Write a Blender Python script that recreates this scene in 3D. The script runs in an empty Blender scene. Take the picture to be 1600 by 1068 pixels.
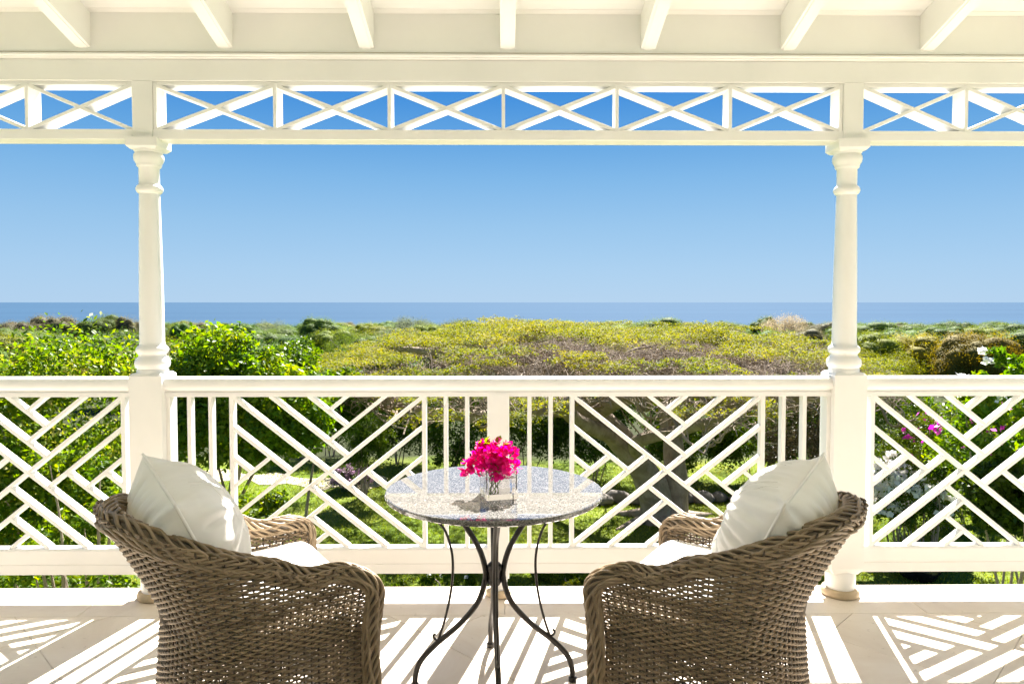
import bpy, bmesh, math, random
import numpy as np
from mathutils import Vector, Matrix, noise as mnoise

SC = bpy.context.scene
COL = SC.collection
R = math.radians
PI = math.pi

# ------------------------------------------------------------------ camera
cd = bpy.data.cameras.new('camera')
cam = bpy.data.objects.new('camera', cd); COL.objects.link(cam)
cd.sensor_width = 36; cd.lens = 25.2; cd.shift_y = -21/1600
cd.clip_start = 0.05; cd.clip_end = 80000
cam.location = (0, 0, 1.43)
cam.rotation_euler = (R(90-2.1), 0, R(-0.6))
SC.camera = cam

# ------------------------------------------------------------------ light
SUN_DY, SUN_DX = 0.85, 0.215                # horizontal travel of a shadow per metre of height
SUN_EL = math.atan(1/math.hypot(SUN_DX, SUN_DY))
SUN_AZ = math.atan2(SUN_DX, SUN_DY)         # from +Y towards +X
world = bpy.data.worlds.new('World'); SC.world = world; world.use_nodes = True
wn = world.node_tree; wn.nodes.clear()
wo = wn.nodes.new('ShaderNodeOutputWorld'); wb = wn.nodes.new('ShaderNodeBackground')
sky = wn.nodes.new('ShaderNodeTexSky'); sky.sky_type = 'NISHITA'; sky.sun_disc = False
sky.sun_elevation = SUN_EL; sky.sun_rotation = SUN_AZ
sky.altitude = 0; sky.air_density = 1.0; sky.dust_density = 0.2; sky.ozone_density = 4.0
# the same sky with its blue deepened evenly all round, as the photograph's polarised sky shows it
wt = wn.nodes.new('ShaderNodeTexCoord'); wsp = wn.nodes.new('ShaderNodeSeparateXYZ'); wr = wn.nodes.new('ShaderNodeValToRGB')
wn.links.new(wt.outputs['Generated'], wsp.inputs[0]); wn.links.new(wsp.outputs['Z'], wr.inputs[0])
we = wr.color_ramp.elements; we[0].position = 0; we[0].color = (.40,.60,.83,1); we[1].position = 1; we[1].color = (.012,.11,.42,1)
for p_, c_ in ((.045,(.36,.575,.82)), (.105,(.285,.52,.79)), (.165,(.195,.445,.76)), (.215,(.115,.36,.72)), (.285,(.024,.235,.67)), (.5,(.02,.17,.55))):
    e_ = we.new(p_); e_.color = (*c_, 1)
wm = wn.nodes.new('ShaderNodeMixRGB'); wm.blend_type = 'MIX'; wm.inputs[0].default_value = .985
wk = wn.nodes.new('ShaderNodeVectorMath'); wk.operation = 'SCALE'; wk.inputs['Scale'].default_value = 1.9
wn.links.new(wr.outputs[0], wk.inputs[0]); wn.links.new(sky.outputs[0], wm.inputs[1]); wn.links.new(wk.outputs[0], wm.inputs[2])
wn.links.new(wm.outputs[0], wb.inputs[0]); wb.inputs[1].default_value = 0.10
wn.links.new(wb.outputs[0], wo.inputs[0])
sl = bpy.data.lights.new('sun', 'SUN'); sl.energy = 5.0; sl.angle = R(0.5); sl.color = (1, .955, .89)
so = bpy.data.objects.new('sun', sl); COL.objects.link(so)
so.rotation_euler = Vector((SUN_DX, SUN_DY, 1)).to_track_quat('Z', 'Y').to_euler()
SC.view_settings.view_transform = 'Standard'; SC.view_settings.look = 'None'
SC.view_settings.gamma = 1; SC.view_settings.use_curve_mapping = False
SC.view_settings.exposure = 2.4
SC.render.engine = 'CYCLES'
SC.cycles.max_bounces = 10; SC.cycles.diffuse_bounces = 5; SC.cycles.transparent_max_bounces = 8

# ------------------------------------------------------------------ helpers
def link(o, parent=None):
    COL.objects.link(o)
    if parent is not None: o.parent = parent
    return o

def tag(o, label=None, cat=None, group=None, kind=None):
    if label: o['label'] = label
    if cat: o['category'] = cat
    if group: o['group'] = group
    if kind: o['kind'] = kind
    return o

def empty(name, loc=(0,0,0), rz=0, label=None, cat=None, group=None):
    o = bpy.data.objects.new(name, None); o.empty_display_size = .1
    o.location = loc; o.rotation_euler = (0,0,rz)
    link(o); return tag(o, label, cat, group)

def mesh_np(name, V, F, smooth=False):
    """V (n,3) array, F (m,k) array of equal-sized faces or list of lists"""
    me = bpy.data.meshes.new(name)
    if isinstance(F, np.ndarray):
        V = np.asarray(V, dtype=np.float32); m, k = F.shape
        me.vertices.add(len(V)); me.vertices.foreach_set('co', V.ravel())
        me.loops.add(m*k); me.loops.foreach_set('vertex_index', F.astype(np.int32).ravel())
        me.polygons.add(m); me.polygons.foreach_set('loop_start', np.arange(0, m*k, k, dtype=np.int32))
        me.update(calc_edges=True)
    else:
        me.from_pydata([tuple(v) for v in V], [], F); me.update()
    if smooth: me.polygons.foreach_set('use_smooth', [True]*len(me.polygons))
    return me

def obj(name, me, mat=None, parent=None, loc=None, rot=None):
    o = bpy.data.objects.new(name, me)
    if mat is not None and len(me.materials) == 0: me.materials.append(mat)
    if loc is not None: o.location = loc
    if rot is not None: o.rotation_euler = rot
    return link(o, parent)

class MB:
    def __init__(s): s.v = []; s.f = []; s.n = 0
    def add(s, V, F):
        s.v.extend([tuple(p) for p in V]); s.f.extend([[i+s.n for i in f] for f in F]); s.n += len(V); return s
    def box(s, x0, x1, y0, y1, z0, z1):
        V = [(x,y,z) for x in (x0,x1) for y in (y0,y1) for z in (z0,z1)]
        return s.add(V, [[0,1,3,2],[4,6,7,5],[0,4,5,1],[2,3,7,6],[0,2,6,4],[1,5,7,3]])
    def prism(s, prof, a, b, axis='x'):
        """extrude a closed 2-D profile; axis x: prof=(y,z)"""
        n = len(prof); V = []
        for t in (a, b):
            for p, q in prof:
                V.append({'x': (t,p,q), 'y': (p,t,q), 'z': (p,q,t)}[axis])
        F = [[i, (i+1)%n, n+(i+1)%n, n+i] for i in range(n)]
        F += [list(range(n))[::-1], list(range(n, 2*n))]
        return s.add(V, F)
    def cbox(s, x0, x1, y0, y1, z0, z1, c=.004, axis='x'):
        """chamfered bar"""
        if axis == 'x': p0,p1,q0,q1,a,b = y0,y1,z0,z1,x0,x1
        elif axis == 'y': p0,p1,q0,q1,a,b = x0,x1,z0,z1,y0,y1
        else: p0,p1,q0,q1,a,b = x0,x1,y0,y1,z0,z1
        pr = [(p0+c,q0),(p1-c,q0),(p1,q0+c),(p1,q1-c),(p1-c,q1),(p0+c,q1),(p0,q1-c),(p0,q0+c)]
        return s.prism(pr, a, b, axis)
    def bar(s, x0, z0, x1, z1, w, y0, y1, c=.002):
        """slat between two points of the XZ plane, width w, from y0 to y1"""
        d = Vector((x1-x0, z1-z0)); L = d.length; d /= L; nx, nz = -d.y, d.x
        h = w/2
        pr = [(-h, y0+c), (-h+c, y0), (h-c, y0), (h, y0+c), (h, y1-c), (h-c, y1), (-h+c, y1), (-h, y1-c)]
        V = []
        for t in (0, L):
            for a, y in pr: V.append((x0+d.x*t+nx*a, y, z0+d.y*t+nz*a))
        n = 8
        F = [[i, (i+1)%n, n+(i+1)%n, n+i] for i in range(n)] + [list(range(n))[::-1], list(range(n, 2*n))]
        return s.add(V, F)
    def lathe(s, prof, cx=0, cy=0, n=40):
        m = len(prof); V = []
        for r, z in prof:
            for k in range(n):
                a = 2*PI*k/n; V.append((cx+r*math.cos(a), cy+r*math.sin(a), z))
        F = [[i*n+k, i*n+(k+1)%n, (i+1)*n+(k+1)%n, (i+1)*n+k] for i in range(m-1) for k in range(n)]
        F += [list(range(n))[::-1], list(range((m-1)*n, m*n))]
        return s.add(V, F)
    def tube(s, pts, r, n=8, caps=True):
        V, F = tube_np(pts, r, n); s.add(V.tolist(), F.tolist())
        if caps:
            b = s.n-len(V); s.f.append([b+i for i in range(n)][::-1]); s.f.append([b+len(V)-n+i for i in range(n)])
        return s
    def build(s, name, mat, parent=None, smooth=False, loc=None, rot=None, autosmooth=None):
        me = mesh_np(name, s.v, s.f, smooth or autosmooth is not None)
        o = obj(name, me, mat, parent, loc, rot)
        if autosmooth is not None: sharp(me, autosmooth)
        return o

def sharp(me, deg):
    bm = bmesh.new(); bm.from_mesh(me)
    bmesh.ops.recalc_face_normals(bm, faces=bm.faces)
    c = R(deg)
    for e in bm.edges:
        if len(e.link_faces) != 2 or e.calc_face_angle(0) > c: e.smooth = False
    bm.to_mesh(me); bm.free()

def tube_np(pts, r, n=6, flat=None):
    P = np.asarray(pts, float); m = len(P)
    r = np.broadcast_to(np.asarray(r, float), (m,))
    T = np.gradient(P, axis=0); T /= np.linalg.norm(T, axis=1)[:,None]+1e-9
    up = np.array([0,0,1.]) if abs(T[0,2]) < .9 else np.array([1.,0,0])
    A = np.zeros_like(P); a = np.cross(T[0], up); a /= np.linalg.norm(a)
    for i in range(m):
        a = a-T[i]*(a@T[i]); a /= np.linalg.norm(a)+1e-9; A[i] = a
    B = np.cross(T, A)
    th = np.arange(n)*2*PI/n
    V = P[:,None]+r[:,None,None]*(np.cos(th)[None,:,None]*A[:,None]+np.sin(th)[None,:,None]*B[:,None])
    i = np.arange(m-1)[:,None]*n; k = np.arange(n)[None]; k2 = (k+1)%n
    F = np.stack([i+k, i+k2, i+n+k2, i+n+k], -1).reshape(-1,4)
    return V.reshape(-1,3), F

class NP:
    """collects arrays of quads"""
    def __init__(s): s.V = []; s.F = []; s.n = 0
    def add(s, V, F): s.V.append(V); s.F.append(F+s.n); s.n += len(V)
    def mesh(s, name, smooth=True): return mesh_np(name, np.concatenate(s.V), np.concatenate(s.F), smooth)

def catmull(pts, k=6):
    P = [np.array(p, float) for p in pts]; P = [2*P[0]-P[1]]+P+[2*P[-1]-P[-2]]
    out = []
    for i in range(1, len(P)-2):
        for j in range(k):
            t = j/k
            out.append(.5*((2*P[i])+(-P[i-1]+P[i+1])*t+(2*P[i-1]-5*P[i]+4*P[i+1]-P[i+2])*t*t+(-P[i-1]+3*P[i]-3*P[i+1]+P[i+2])*t**3))
    out.append(P[-2]); return np.array(out)

# ------------------------------------------------------------------ materials
def nmat(name):
    m = bpy.data.materials.new(name); m.use_nodes = True
    nt = m.node_tree; return m, nt, nt.nodes['Principled BSDF']
def N(nt, t, **k):
    n = nt.nodes.new(t)
    for a, b in k.items(): setattr(n, a, b)
    return n
def ramp(nt, stops, fac):
    r = N(nt, 'ShaderNodeValToRGB'); e = r.color_ramp.elements
    while len(e) > 1: e.remove(e[-1])
    e[0].position = stops[0][0]; e[0].color = (*stops[0][1], 1)
    for p, c in stops[1:]:
        q = e.new(p); q.color = (*c, 1)
    nt.links.new(fac, r.inputs[0]); return r
def noise_tex(nt, scale, detail=4, rough=.55, vec='Object', dist=0):
    tc = N(nt, 'ShaderNodeTexCoord'); n = N(nt, 'ShaderNodeTexNoise')
    n.inputs['Scale'].default_value = scale; n.inputs['Detail'].default_value = detail
    n.inputs['Roughness'].default_value = rough; n.inputs['Distortion'].default_value = dist
    nt.links.new(tc.outputs[vec], n.inputs['Vector']); return n
def bump(nt, b, h, strength=.2, dist=.01):
    q = N(nt, 'ShaderNodeBump'); q.inputs['Strength'].default_value = strength; q.inputs['Distance'].default_value = dist
    nt.links.new(h, q.inputs['Height']); nt.links.new(q.outputs[0], b.inputs['Normal'])

def paint(name, c, rough=.38):
    m, nt, b = nmat(name)
    n = noise_tex(nt, 3.2, 5); w = noise_tex(nt, 60, 3)
    r = ramp(nt, [(.3, tuple(x*.955 for x in c)), (.62, c)], n.outputs[0])
    nt.links.new(r.outputs[0], b.inputs['Base Color']); b.inputs['Roughness'].default_value = rough
    bump(nt, b, w.outputs[0], .06, .002); return m
M = {}
M['white'] = paint('white gloss paint', (.87,.86,.835))
M['ceiling'] = paint('ceiling paint', (.88,.87,.845), .55)
M['wall'] = paint('wall paint', (.88,.87,.84), .7)

def foliage(name, cols, trans=.38, rough=.42, tcol=None, objvar=.12, patch=1.3, rnd=.55):
    m, nt, b = nmat(name)
    g = N(nt, 'ShaderNodeNewGeometry'); oi = N(nt, 'ShaderNodeObjectInfo')
    nz = noise_tex(nt, patch, 3)
    mx = N(nt, 'ShaderNodeMath', operation='MULTIPLY_ADD'); nt.links.new(g.outputs['Random Per Island'], mx.inputs[0]); mx.inputs[1].default_value = rnd
    sub = N(nt, 'ShaderNodeMath', operation='MULTIPLY_ADD'); nt.links.new(nz.outputs[0], sub.inputs[0]); sub.inputs[1].default_value = 1.5; sub.inputs[2].default_value = -.52+(.55-rnd)*.5
    nt.links.new(sub.outputs[0], mx.inputs[2])
    k = len(cols); r = ramp(nt, [(i/(k-1), c) for i, c in enumerate(cols)], mx.outputs[0])
    hsv = N(nt, 'ShaderNodeHueSaturation')
    v = N(nt, 'ShaderNodeMapRange'); v.inputs[3].default_value = 1-objvar*1.5; v.inputs[4].default_value = 1+objvar*1.5
    nt.links.new(oi.outputs['Random'], v.inputs[0]); nt.links.new(v.outputs[0], hsv.inputs['Value'])
    h = N(nt, 'ShaderNodeMapRange'); h.inputs[3].default_value = .5-objvar*.12; h.inputs[4].default_value = .5+objvar*.12
    nt.links.new(oi.outputs['Random'], h.inputs[0]); nt.links.new(h.outputs[0], hsv.inputs['Hue'])
    nt.links.new(r.outputs[0], hsv.inputs['Color'])
    nt.links.new(hsv.outputs[0], b.inputs['Base Color']); b.inputs['Roughness'].default_value = rough
    b.inputs['Specular IOR Level'].default_value = .16
    tr = N(nt, 'ShaderNodeBsdfTranslucent'); gm = N(nt, 'ShaderNodeHueSaturation')
    gm.inputs['Hue'].default_value = .485; gm.inputs['Saturation'].default_value = 1.15; gm.inputs['Value'].default_value = 1.5
    nt.links.new(hsv.outputs[0], gm.inputs['Color']); nt.links.new(gm.outputs[0], tr.inputs[0])
    mix = N(nt, 'ShaderNodeMixShader'); mix.inputs[0].default_value = trans
    nt.links.new(b.outputs[0], mix.inputs[1]); nt.links.new(tr.outputs[0], mix.inputs[2])
    nt.links.new(mix.outputs[0], nt.nodes['Material Output'].inputs[0]); return m
M['leaf_bright'] = foliage('bright broad leaves', [(.032,.082,.008),(.075,.150,.011),(.14,.21,.014),(.28,.29,.025)], .5)
M['leaf_flowery'] = foliage('leaves with pale tips', [(.030,.085,.006),(.075,.15,.007),(.15,.22,.010),(.42,.36,.10)], .5)
M['leaf_deep'] = foliage('deep green leaves', [(.012,.034,.004),(.028,.066,.006),(.055,.105,.008),(.11,.16,.012)], .38)
M['leaf_mid'] = foliage('mid green leaves', [(.022,.055,.006),(.05,.10,.008),(.09,.15,.010),(.17,.20,.014)], .42)
M['leaf_grey'] = foliage('grey green leaves', [(.05,.07,.035),(.09,.12,.06),(.15,.18,.10),(.26,.28,.20)], .25)
M['leaf_ochre'] = foliage('ochre leaves', [(.06,.065,.008),(.115,.11,.010),(.18,.155,.014),(.26,.20,.02)], .4)
M['leaf_pale'] = foliage('pale dry leaves', [(.16,.12,.05),(.24,.19,.09),(.34,.29,.14),(.5,.45,.3)], .3)
M['leaf_yellow'] = foliage('yellow green feathery leaves', [(.06,.105,.012),(.125,.165,.016),(.205,.215,.024),(.34,.32,.07)], .5, .6, patch=.5)
M['leaf_brown'] = foliage('brown green leaves', [(.05,.045,.02),(.085,.07,.035),(.12,.10,.05),(.13,.14,.05)], .2)
M['magenta'] = foliage('magenta bracts', [(.40,.002,.09),(.58,.003,.14),(.72,.010,.20),(.82,.12,.40)], .4, .5, objvar=.03)
M['pinkflower'] = foliage('magenta garden flowers', [(.5,.03,.30),(.7,.10,.45),(.8,.25,.6)], .3, objvar=.02)
M['lilac'] = foliage('lilac flowers', [(.28,.16,.24),(.45,.30,.40),(.6,.48,.55)], .3, objvar=.02)
M['whiteflower'] = foliage('white flowers', [(.7,.66,.6),(.8,.78,.75),(.85,.85,.82)], .3, objvar=.02)

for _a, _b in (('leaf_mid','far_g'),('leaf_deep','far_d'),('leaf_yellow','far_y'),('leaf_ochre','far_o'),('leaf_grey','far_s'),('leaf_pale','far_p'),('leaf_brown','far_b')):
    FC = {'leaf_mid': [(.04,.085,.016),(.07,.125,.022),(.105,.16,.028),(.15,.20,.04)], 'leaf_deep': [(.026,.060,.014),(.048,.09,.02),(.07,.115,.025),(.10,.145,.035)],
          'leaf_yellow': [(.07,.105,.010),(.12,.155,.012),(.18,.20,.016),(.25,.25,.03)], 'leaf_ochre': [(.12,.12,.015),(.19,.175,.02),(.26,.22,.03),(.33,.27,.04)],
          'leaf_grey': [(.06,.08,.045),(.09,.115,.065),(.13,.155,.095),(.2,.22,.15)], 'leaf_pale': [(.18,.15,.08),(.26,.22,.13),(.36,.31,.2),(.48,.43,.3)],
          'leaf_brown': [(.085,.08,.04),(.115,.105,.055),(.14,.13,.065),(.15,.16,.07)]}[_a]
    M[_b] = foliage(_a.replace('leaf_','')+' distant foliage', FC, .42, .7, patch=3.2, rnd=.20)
def bark(name, a, b_, sc=3):
    m, nt, b = nmat(name)
    n = noise_tex(nt, sc, 6, .65, dist=.4); r = ramp(nt, [(.3, a), (.7, b_)], n.outputs[0])
    nt.links.new(r.outputs[0], b.inputs['Base Color']); b.inputs['Roughness'].default_value = .9
    n2 = noise_tex(nt, sc*7, 5, .7); bump(nt, b, n2.outputs[0], .8, .03); return m
M['bark'] = bark('grey brown bark', (.19,.145,.105), (.46,.37,.285))
M['twig'] = bark('pale grey twigs', (.15,.11,.075), (.40,.31,.22), 1.5)
M['bark_dark'] = bark('dark bark', (.04,.03,.02), (.10,.075,.055))

def floor_mat():
    m, nt, b = nmat('honed cream stone')
    n = noise_tex(nt, 2.2, 8, .62, 'Object', 1.2); n2 = noise_tex(nt, 26, 5, .7)
    oi = N(nt, 'ShaderNodeObjectInfo')
    r = ramp(nt, [(.28, (.65,.545,.43)), (.5, (.73,.635,.525)), (.72, (.79,.715,.62))], n.outputs[0])
    p = ramp(nt, [(.30, (.45,.38,.31)), (.37, (1,1,1))], n2.outputs[0])
    mx = N(nt, 'ShaderNodeMixRGB', blend_type='MULTIPLY'); mx.inputs[0].default_value = .55
    nt.links.new(r.outputs[0], mx.inputs[1]); nt.links.new(p.outputs[0], mx.inputs[2])
    hv = N(nt, 'ShaderNodeHueSaturation'); mr = N(nt, 'ShaderNodeMapRange'); mr.inputs[3].default_value = .94; mr.inputs[4].default_value = 1.04
    nt.links.new(oi.outputs['Random'], mr.inputs[0]); nt.links.new(mr.outputs[0], hv.inputs['Value'])
    nt.links.new(mx.outputs[0], hv.inputs['Color']); nt.links.new(hv.outputs[0], b.inputs['Base Color'])
    b.inputs['Roughness'].default_value = .42; bump(nt, b, n2.outputs[0], .12, .003); return m
M['floor'] = floor_mat()
def plain(name, c, rough=.6, metal=0, nz=None):
    m, nt, b = nmat(name); b.inputs['Roughness'].default_value = rough; b.inputs['Metallic'].default_value = metal
    n = noise_tex(nt, nz or 12, 5); r = ramp(nt, [(.3, tuple(x*.75 for x in c)), (.7, tuple(min(1,x*1.1) for x in c))], n.outputs[0])
    nt.links.new(r.outputs[0], b.inputs['Base Color']); bump(nt, b, n.outputs[0], .15, .004); return m
M['grout'] = plain('stone joint', (.50,.41,.32), .9)
M['footstone'] = plain('worn cream stone foot', (.55,.43,.28), .7)
M['iron'] = plain('wrought iron', (.018,.016,.015), .42, .3, 30)
M['sand'] = plain('sandy earth', (.42,.36,.24), .95, nz=2)
M['rock'] = plain('grey field stone', (.20,.18,.155), .95, nz=6)

def granite():
    m, nt, b = nmat('polished granite'); tc = N(nt, 'ShaderNodeTexCoord')
    v = N(nt, 'ShaderNodeTexVoronoi'); v.inputs['Scale'].default_value = 400
    v2 = N(nt, 'ShaderNodeTexVoronoi'); v2.inputs['Scale'].default_value = 220
    for q in (v, v2): nt.links.new(tc.outputs['Object'], q.inputs['Vector'])
    sp = N(nt, 'ShaderNodeSeparateColor'); nt.links.new(v.outputs['Color'], sp.inputs[0])
    sp2 = N(nt, 'ShaderNodeSeparateColor'); nt.links.new(v2.outputs['Color'], sp2.inputs[0])
    ad = N(nt, 'ShaderNodeMath', operation='MULTIPLY_ADD'); nt.links.new(sp.outputs[0], ad.inputs[0]); ad.inputs[1].default_value = .6
    m2 = N(nt, 'ShaderNodeMath', operation='MULTIPLY'); nt.links.new(sp2.outputs[0], m2.inputs[0]); m2.inputs[1].default_value = .4
    nt.links.new(m2.outputs[0], ad.inputs[2])
    r = ramp(nt, [(.10, (.022,.021,.020)), (.32, (.085,.082,.078)), (.6, (.145,.139,.132)), (.88, (.27,.26,.245))], ad.outputs[0])
    nt.links.new(r.outputs[0], b.inputs['Base Color']); b.inputs['Roughness'].default_value = .02
    b.inputs['IOR'].default_value = 1.62; return m
M['granite'] = granite()

def wicker(name, a, c):
    m, nt, b = nmat(name); g = N(nt, 'ShaderNodeNewGeometry'); n = noise_tex(nt, 25, 3)
    ad = N(nt, 'ShaderNodeMath', operation='MULTIPLY_ADD'); nt.links.new(g.outputs['Random Per Island'], ad.inputs[0]); ad.inputs[1].default_value = .4
    sb = N(nt, 'ShaderNodeMath', operation='MULTIPLY'); nt.links.new(n.outputs[0], sb.inputs[0]); sb.inputs[1].default_value = .6
    nt.links.new(sb.outputs[0], ad.inputs[2])
    r = ramp(nt, [(.2, a), (.8, c)], ad.outputs[0]); nt.links.new(r.outputs[0], b.inputs['Base Color'])
    b.inputs['Roughness'].default_value = .5
    n2 = noise_tex(nt, 220, 2); bump(nt, b, n2.outputs[0], .25, .001); return m
M['wicker'] = wicker('grey brown wicker', (.135,.095,.055), (.36,.265,.165))
M['wicker_dark'] = wicker('dark wicker stakes', (.055,.040,.026), (.12,.09,.06))

def fabric():
    m, nt, b = nmat('off white linen'); tc = N(nt, 'ShaderNodeTexCoord')
    w = N(nt, 'ShaderNodeTexWave'); w.inputs['Scale'].default_value = 130; nt.links.new(tc.outputs['Object'], w.inputs['Vector'])
    w.inputs['Distortion'].default_value = 1.5
    n = noise_tex(nt, 9, 4); r = ramp(nt, [(.3, (.82,.79,.735)), (.7, (.88,.855,.805))], n.outputs[0])
    nt.links.new(r.outputs[0], b.inputs['Base Color']); b.inputs['Roughness'].default_value = .85
    b.inputs['Sheen Weight'].default_value = .2
    bump(nt, b, w.outputs[0], .10, .001); return m
M['linen'] = fabric()
def glass(name, ior, tint=(1,1,1)):
    m, nt, b = nmat(name); b.inputs['Base Color'].default_value = (*tint, 1); b.inputs['Roughness'].default_value = 0
    b.inputs['Transmission Weight'].default_value = 1; b.inputs['IOR'].default_value = ior; return m
M['glass'] = glass('clear glass', 1.5, (.97,.96,.97)); M['water'] = glass('vase water', 1.33)
M['blackbag'] = plain('black plastic', (.012,.012,.014), .22, nz=8)

def lawn_mat():
    m, nt, b = nmat('lawn'); n = noise_tex(nt, .35, 6, .6); n2 = noise_tex(nt, 9, 5, .7)
    r = ramp(nt, [(.30, (.06,.10,.012)), (.48, (.11,.155,.02)), (.64, (.18,.205,.04)), (.8, (.29,.27,.11))], n.outputs[0])
    p = ramp(nt, [(.3, (.6,.6,.6)), (.6, (1.1,1.1,1.1))], n2.outputs[0])
    mx = N(nt, 'ShaderNodeMixRGB', blend_type='MULTIPLY'); mx.inputs[0].default_value = 1
    nt.links.new(r.outputs[0], mx.inputs[1]); nt.links.new(p.outputs[0], mx.inputs[2])
    sp = N(nt, 'ShaderNodeSeparateXYZ'); tc = N(nt, 'ShaderNodeTexCoord'); nt.links.new(tc.outputs['Object'], sp.inputs[0])
    n3 = noise_tex(nt, .25, 3); ad = N(nt, 'ShaderNodeMath', operation='MULTIPLY_ADD'); nt.links.new(n3.outputs[0], ad.inputs[0]); ad.inputs[1].default_value = 3.0
    nt.links.new(sp.outputs['Y'], ad.inputs[2]); mr = N(nt, 'ShaderNodeMapRange'); mr.inputs[1].default_value = 25.5; mr.inputs[2].default_value = 27
    nt.links.new(ad.outputs[0], mr.inputs[0]); wd = N(nt, 'ShaderNodeMixRGB'); nt.links.new(mr.outputs[0], wd.inputs[0])
    nt.links.new(mx.outputs[0], wd.inputs[1]); wd.inputs[2].default_value = (.030,.036,.014,1); b.inputs['Specular IOR Level'].default_value = .05
    nt.links.new(wd.outputs[0], b.inputs['Base Color']); b.inputs['Roughness'].default_value = .9
    bump(nt, b, n2.outputs[0], .6, .06); return m
M['lawn'] = lawn_mat()
M['grass'] = foliage('grass blades', [(.06,.11,.012),(.11,.165,.018),(.18,.22,.03),(.29,.28,.07)], .45, patch=.4)
def sea_mat():
    m, nt, b = nmat('sea water'); b.inputs['Base Color'].default_value = (.024,.078,.128,1); b.inputs['Roughness'].default_value = .9; b.inputs['Specular IOR Level'].default_value = .04
    tc = N(nt, 'ShaderNodeTexCoord'); mp = N(nt, 'ShaderNodeMapping'); mp.inputs['Scale'].default_value = (.0004,.004,1); nt.links.new(tc.outputs['Object'], mp.inputs[0])
    n = N(nt, 'ShaderNodeTexNoise'); n.inputs['Scale'].default_value = 1; n.inputs['Detail'].default_value = 7; nt.links.new(mp.outputs[0], n.inputs['Vector'])
    r = ramp(nt, [(.3, (.020,.050,.092)), (.7, (.025,.060,.106))], n.outputs[0]); nt.links.new(r.outputs[0], b.inputs['Base Color']); return m
M['sea'] = sea_mat()

# ------------------------------------------------------------------ terrain and sea
LZ = -4.0
def terr(x, y):
    if y <= 24: z = LZ
    else: z = LZ-(y-24)*.047
    z += .05*math.sin(x*.31+1)*math.sin(y*.23)*min(1, max(0, (y-8)/20))
    if y > 40: z += 1.2*mnoise.noise(Vector((x*.013, y*.013, 0)))*min(1, (y-40)/60)
    return max(z, -24)
ys = list(np.arange(-30, 60, 2.0))+list(np.arange(60, 480, 10.0))
xs = list(np.linspace(-520, -40, 25))+list(np.arange(-38, 40, 2.0))+list(np.linspace(42, 520, 25))
V = [(x, y, terr(x, y)) for y in ys for x in xs]; nx = len(xs)
F = [[j*nx+i, j*nx+i+1, (j+1)*nx+i+1, (j+1)*nx+i] for j in range(len(ys)-1) for i in range(nx-1)]
gr = obj('ground', mesh_np('ground', V, F, True), M['lawn']); tag(gr, 'green lawn sloping down to the coast', kind='structure')
SEA = -20.5
V = [(-90000,-9000,SEA),(90000,-9000,SEA),(90000,70000,SEA),(-90000,70000,SEA)]
tag(obj('sea', mesh_np('sea', V, [[0,1,2,3]]), M['sea']), 'flat blue sea up to the horizon', kind='structure')
# sandy path
rng = random.Random(5)
pp = catmull([(-13,23.2,0),(-9.2,22.3,0),(-7.0,21.8,0),(-5.2,21.2,0),(-3.6,21.6,0)], 8)
V = []; F = []
for i, p in enumerate(pp):
    w = .55+.25*math.sin(i*.9)+rng.uniform(-.1,.1)
    for t in (-1,-.4,.4,1):
        x = p[0]; y = p[1]+t*w; V.append((x, y, terr(x,y)+.012))
for i in range(len(pp)-1):
    for k in range(3): F.append([i*4+k, i*4+4+k, i*4+5+k, i*4+1+k])
tag(obj('path', mesh_np('path', V, F, True), M['sand']), 'pale sandy path across the lawn', kind='structure')

# ------------------------------------------------------------------ veranda shell
YC, CX = 3.455, -.022
COLX = [CX-1.669-2.45, CX-1.669, CX+1.669, CX+1.669+2.45]
FX0, FX1, FY0, FY1 = -5.2, 5.2, -1.6, 3.565
fl = MB().box(FX0, FX1, FY0, FY1, -.20, -.006).build('floor', M['grout'])
tag(fl, 'cream stone veranda floor with striped railing shadows', kind='structure')
def clip(poly, a, b, c):     # keep a*x+b*y<=c
    out = []
    for i in range(len(poly)):
        p, q = poly[i], poly[(i+1)%len(poly)]; dp = a*p[0]+b*p[1]-c; dq = a*q[0]+b*q[1]-c
        if dp <= 0: out.append(p)
        if (dp < 0 < dq) or (dq < 0 < dp):
            t = dp/(dp-dq); out.append((p[0]+t*(q[0]-p[0]), p[1]+t*(q[1]-p[1])))
    return out
def tile(poly, dz):
    n = len(poly); MBt = MB(); c = .0015
    cx = sum(p[0] for p in poly)/n; cy = sum(p[1] for p in poly)/n
    ins = [(p[0]+(cx-p[0])*.006, p[1]+(cy-p[1])*.006) for p in poly]
    V = [(x,y,-.005) for x,y in poly]+[(x,y,dz-c) for x,y in poly]+[(x,y,dz) for x,y in ins]
    F = [[i,(i+1)%n,n+(i+1)%n,n+i] for i in range(n)]+[[n+i,n+(i+1)%n,2*n+(i+1)%n,2*n+i] for i in range(n)]+[list(range(2*n,3*n))]
    MBt.add(V, F).build('tile', M['floor'], fl)
g = .0008; BY = 3.235
for i in range(16):
    x0 = FX0+i*.65; tile([(x0+g,BY+g),(x0+.65-g,BY+g),(x0+.65-g,FY1),(x0+g,FY1)], rng.uniform(-.0006,.0002))
T = .60
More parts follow.
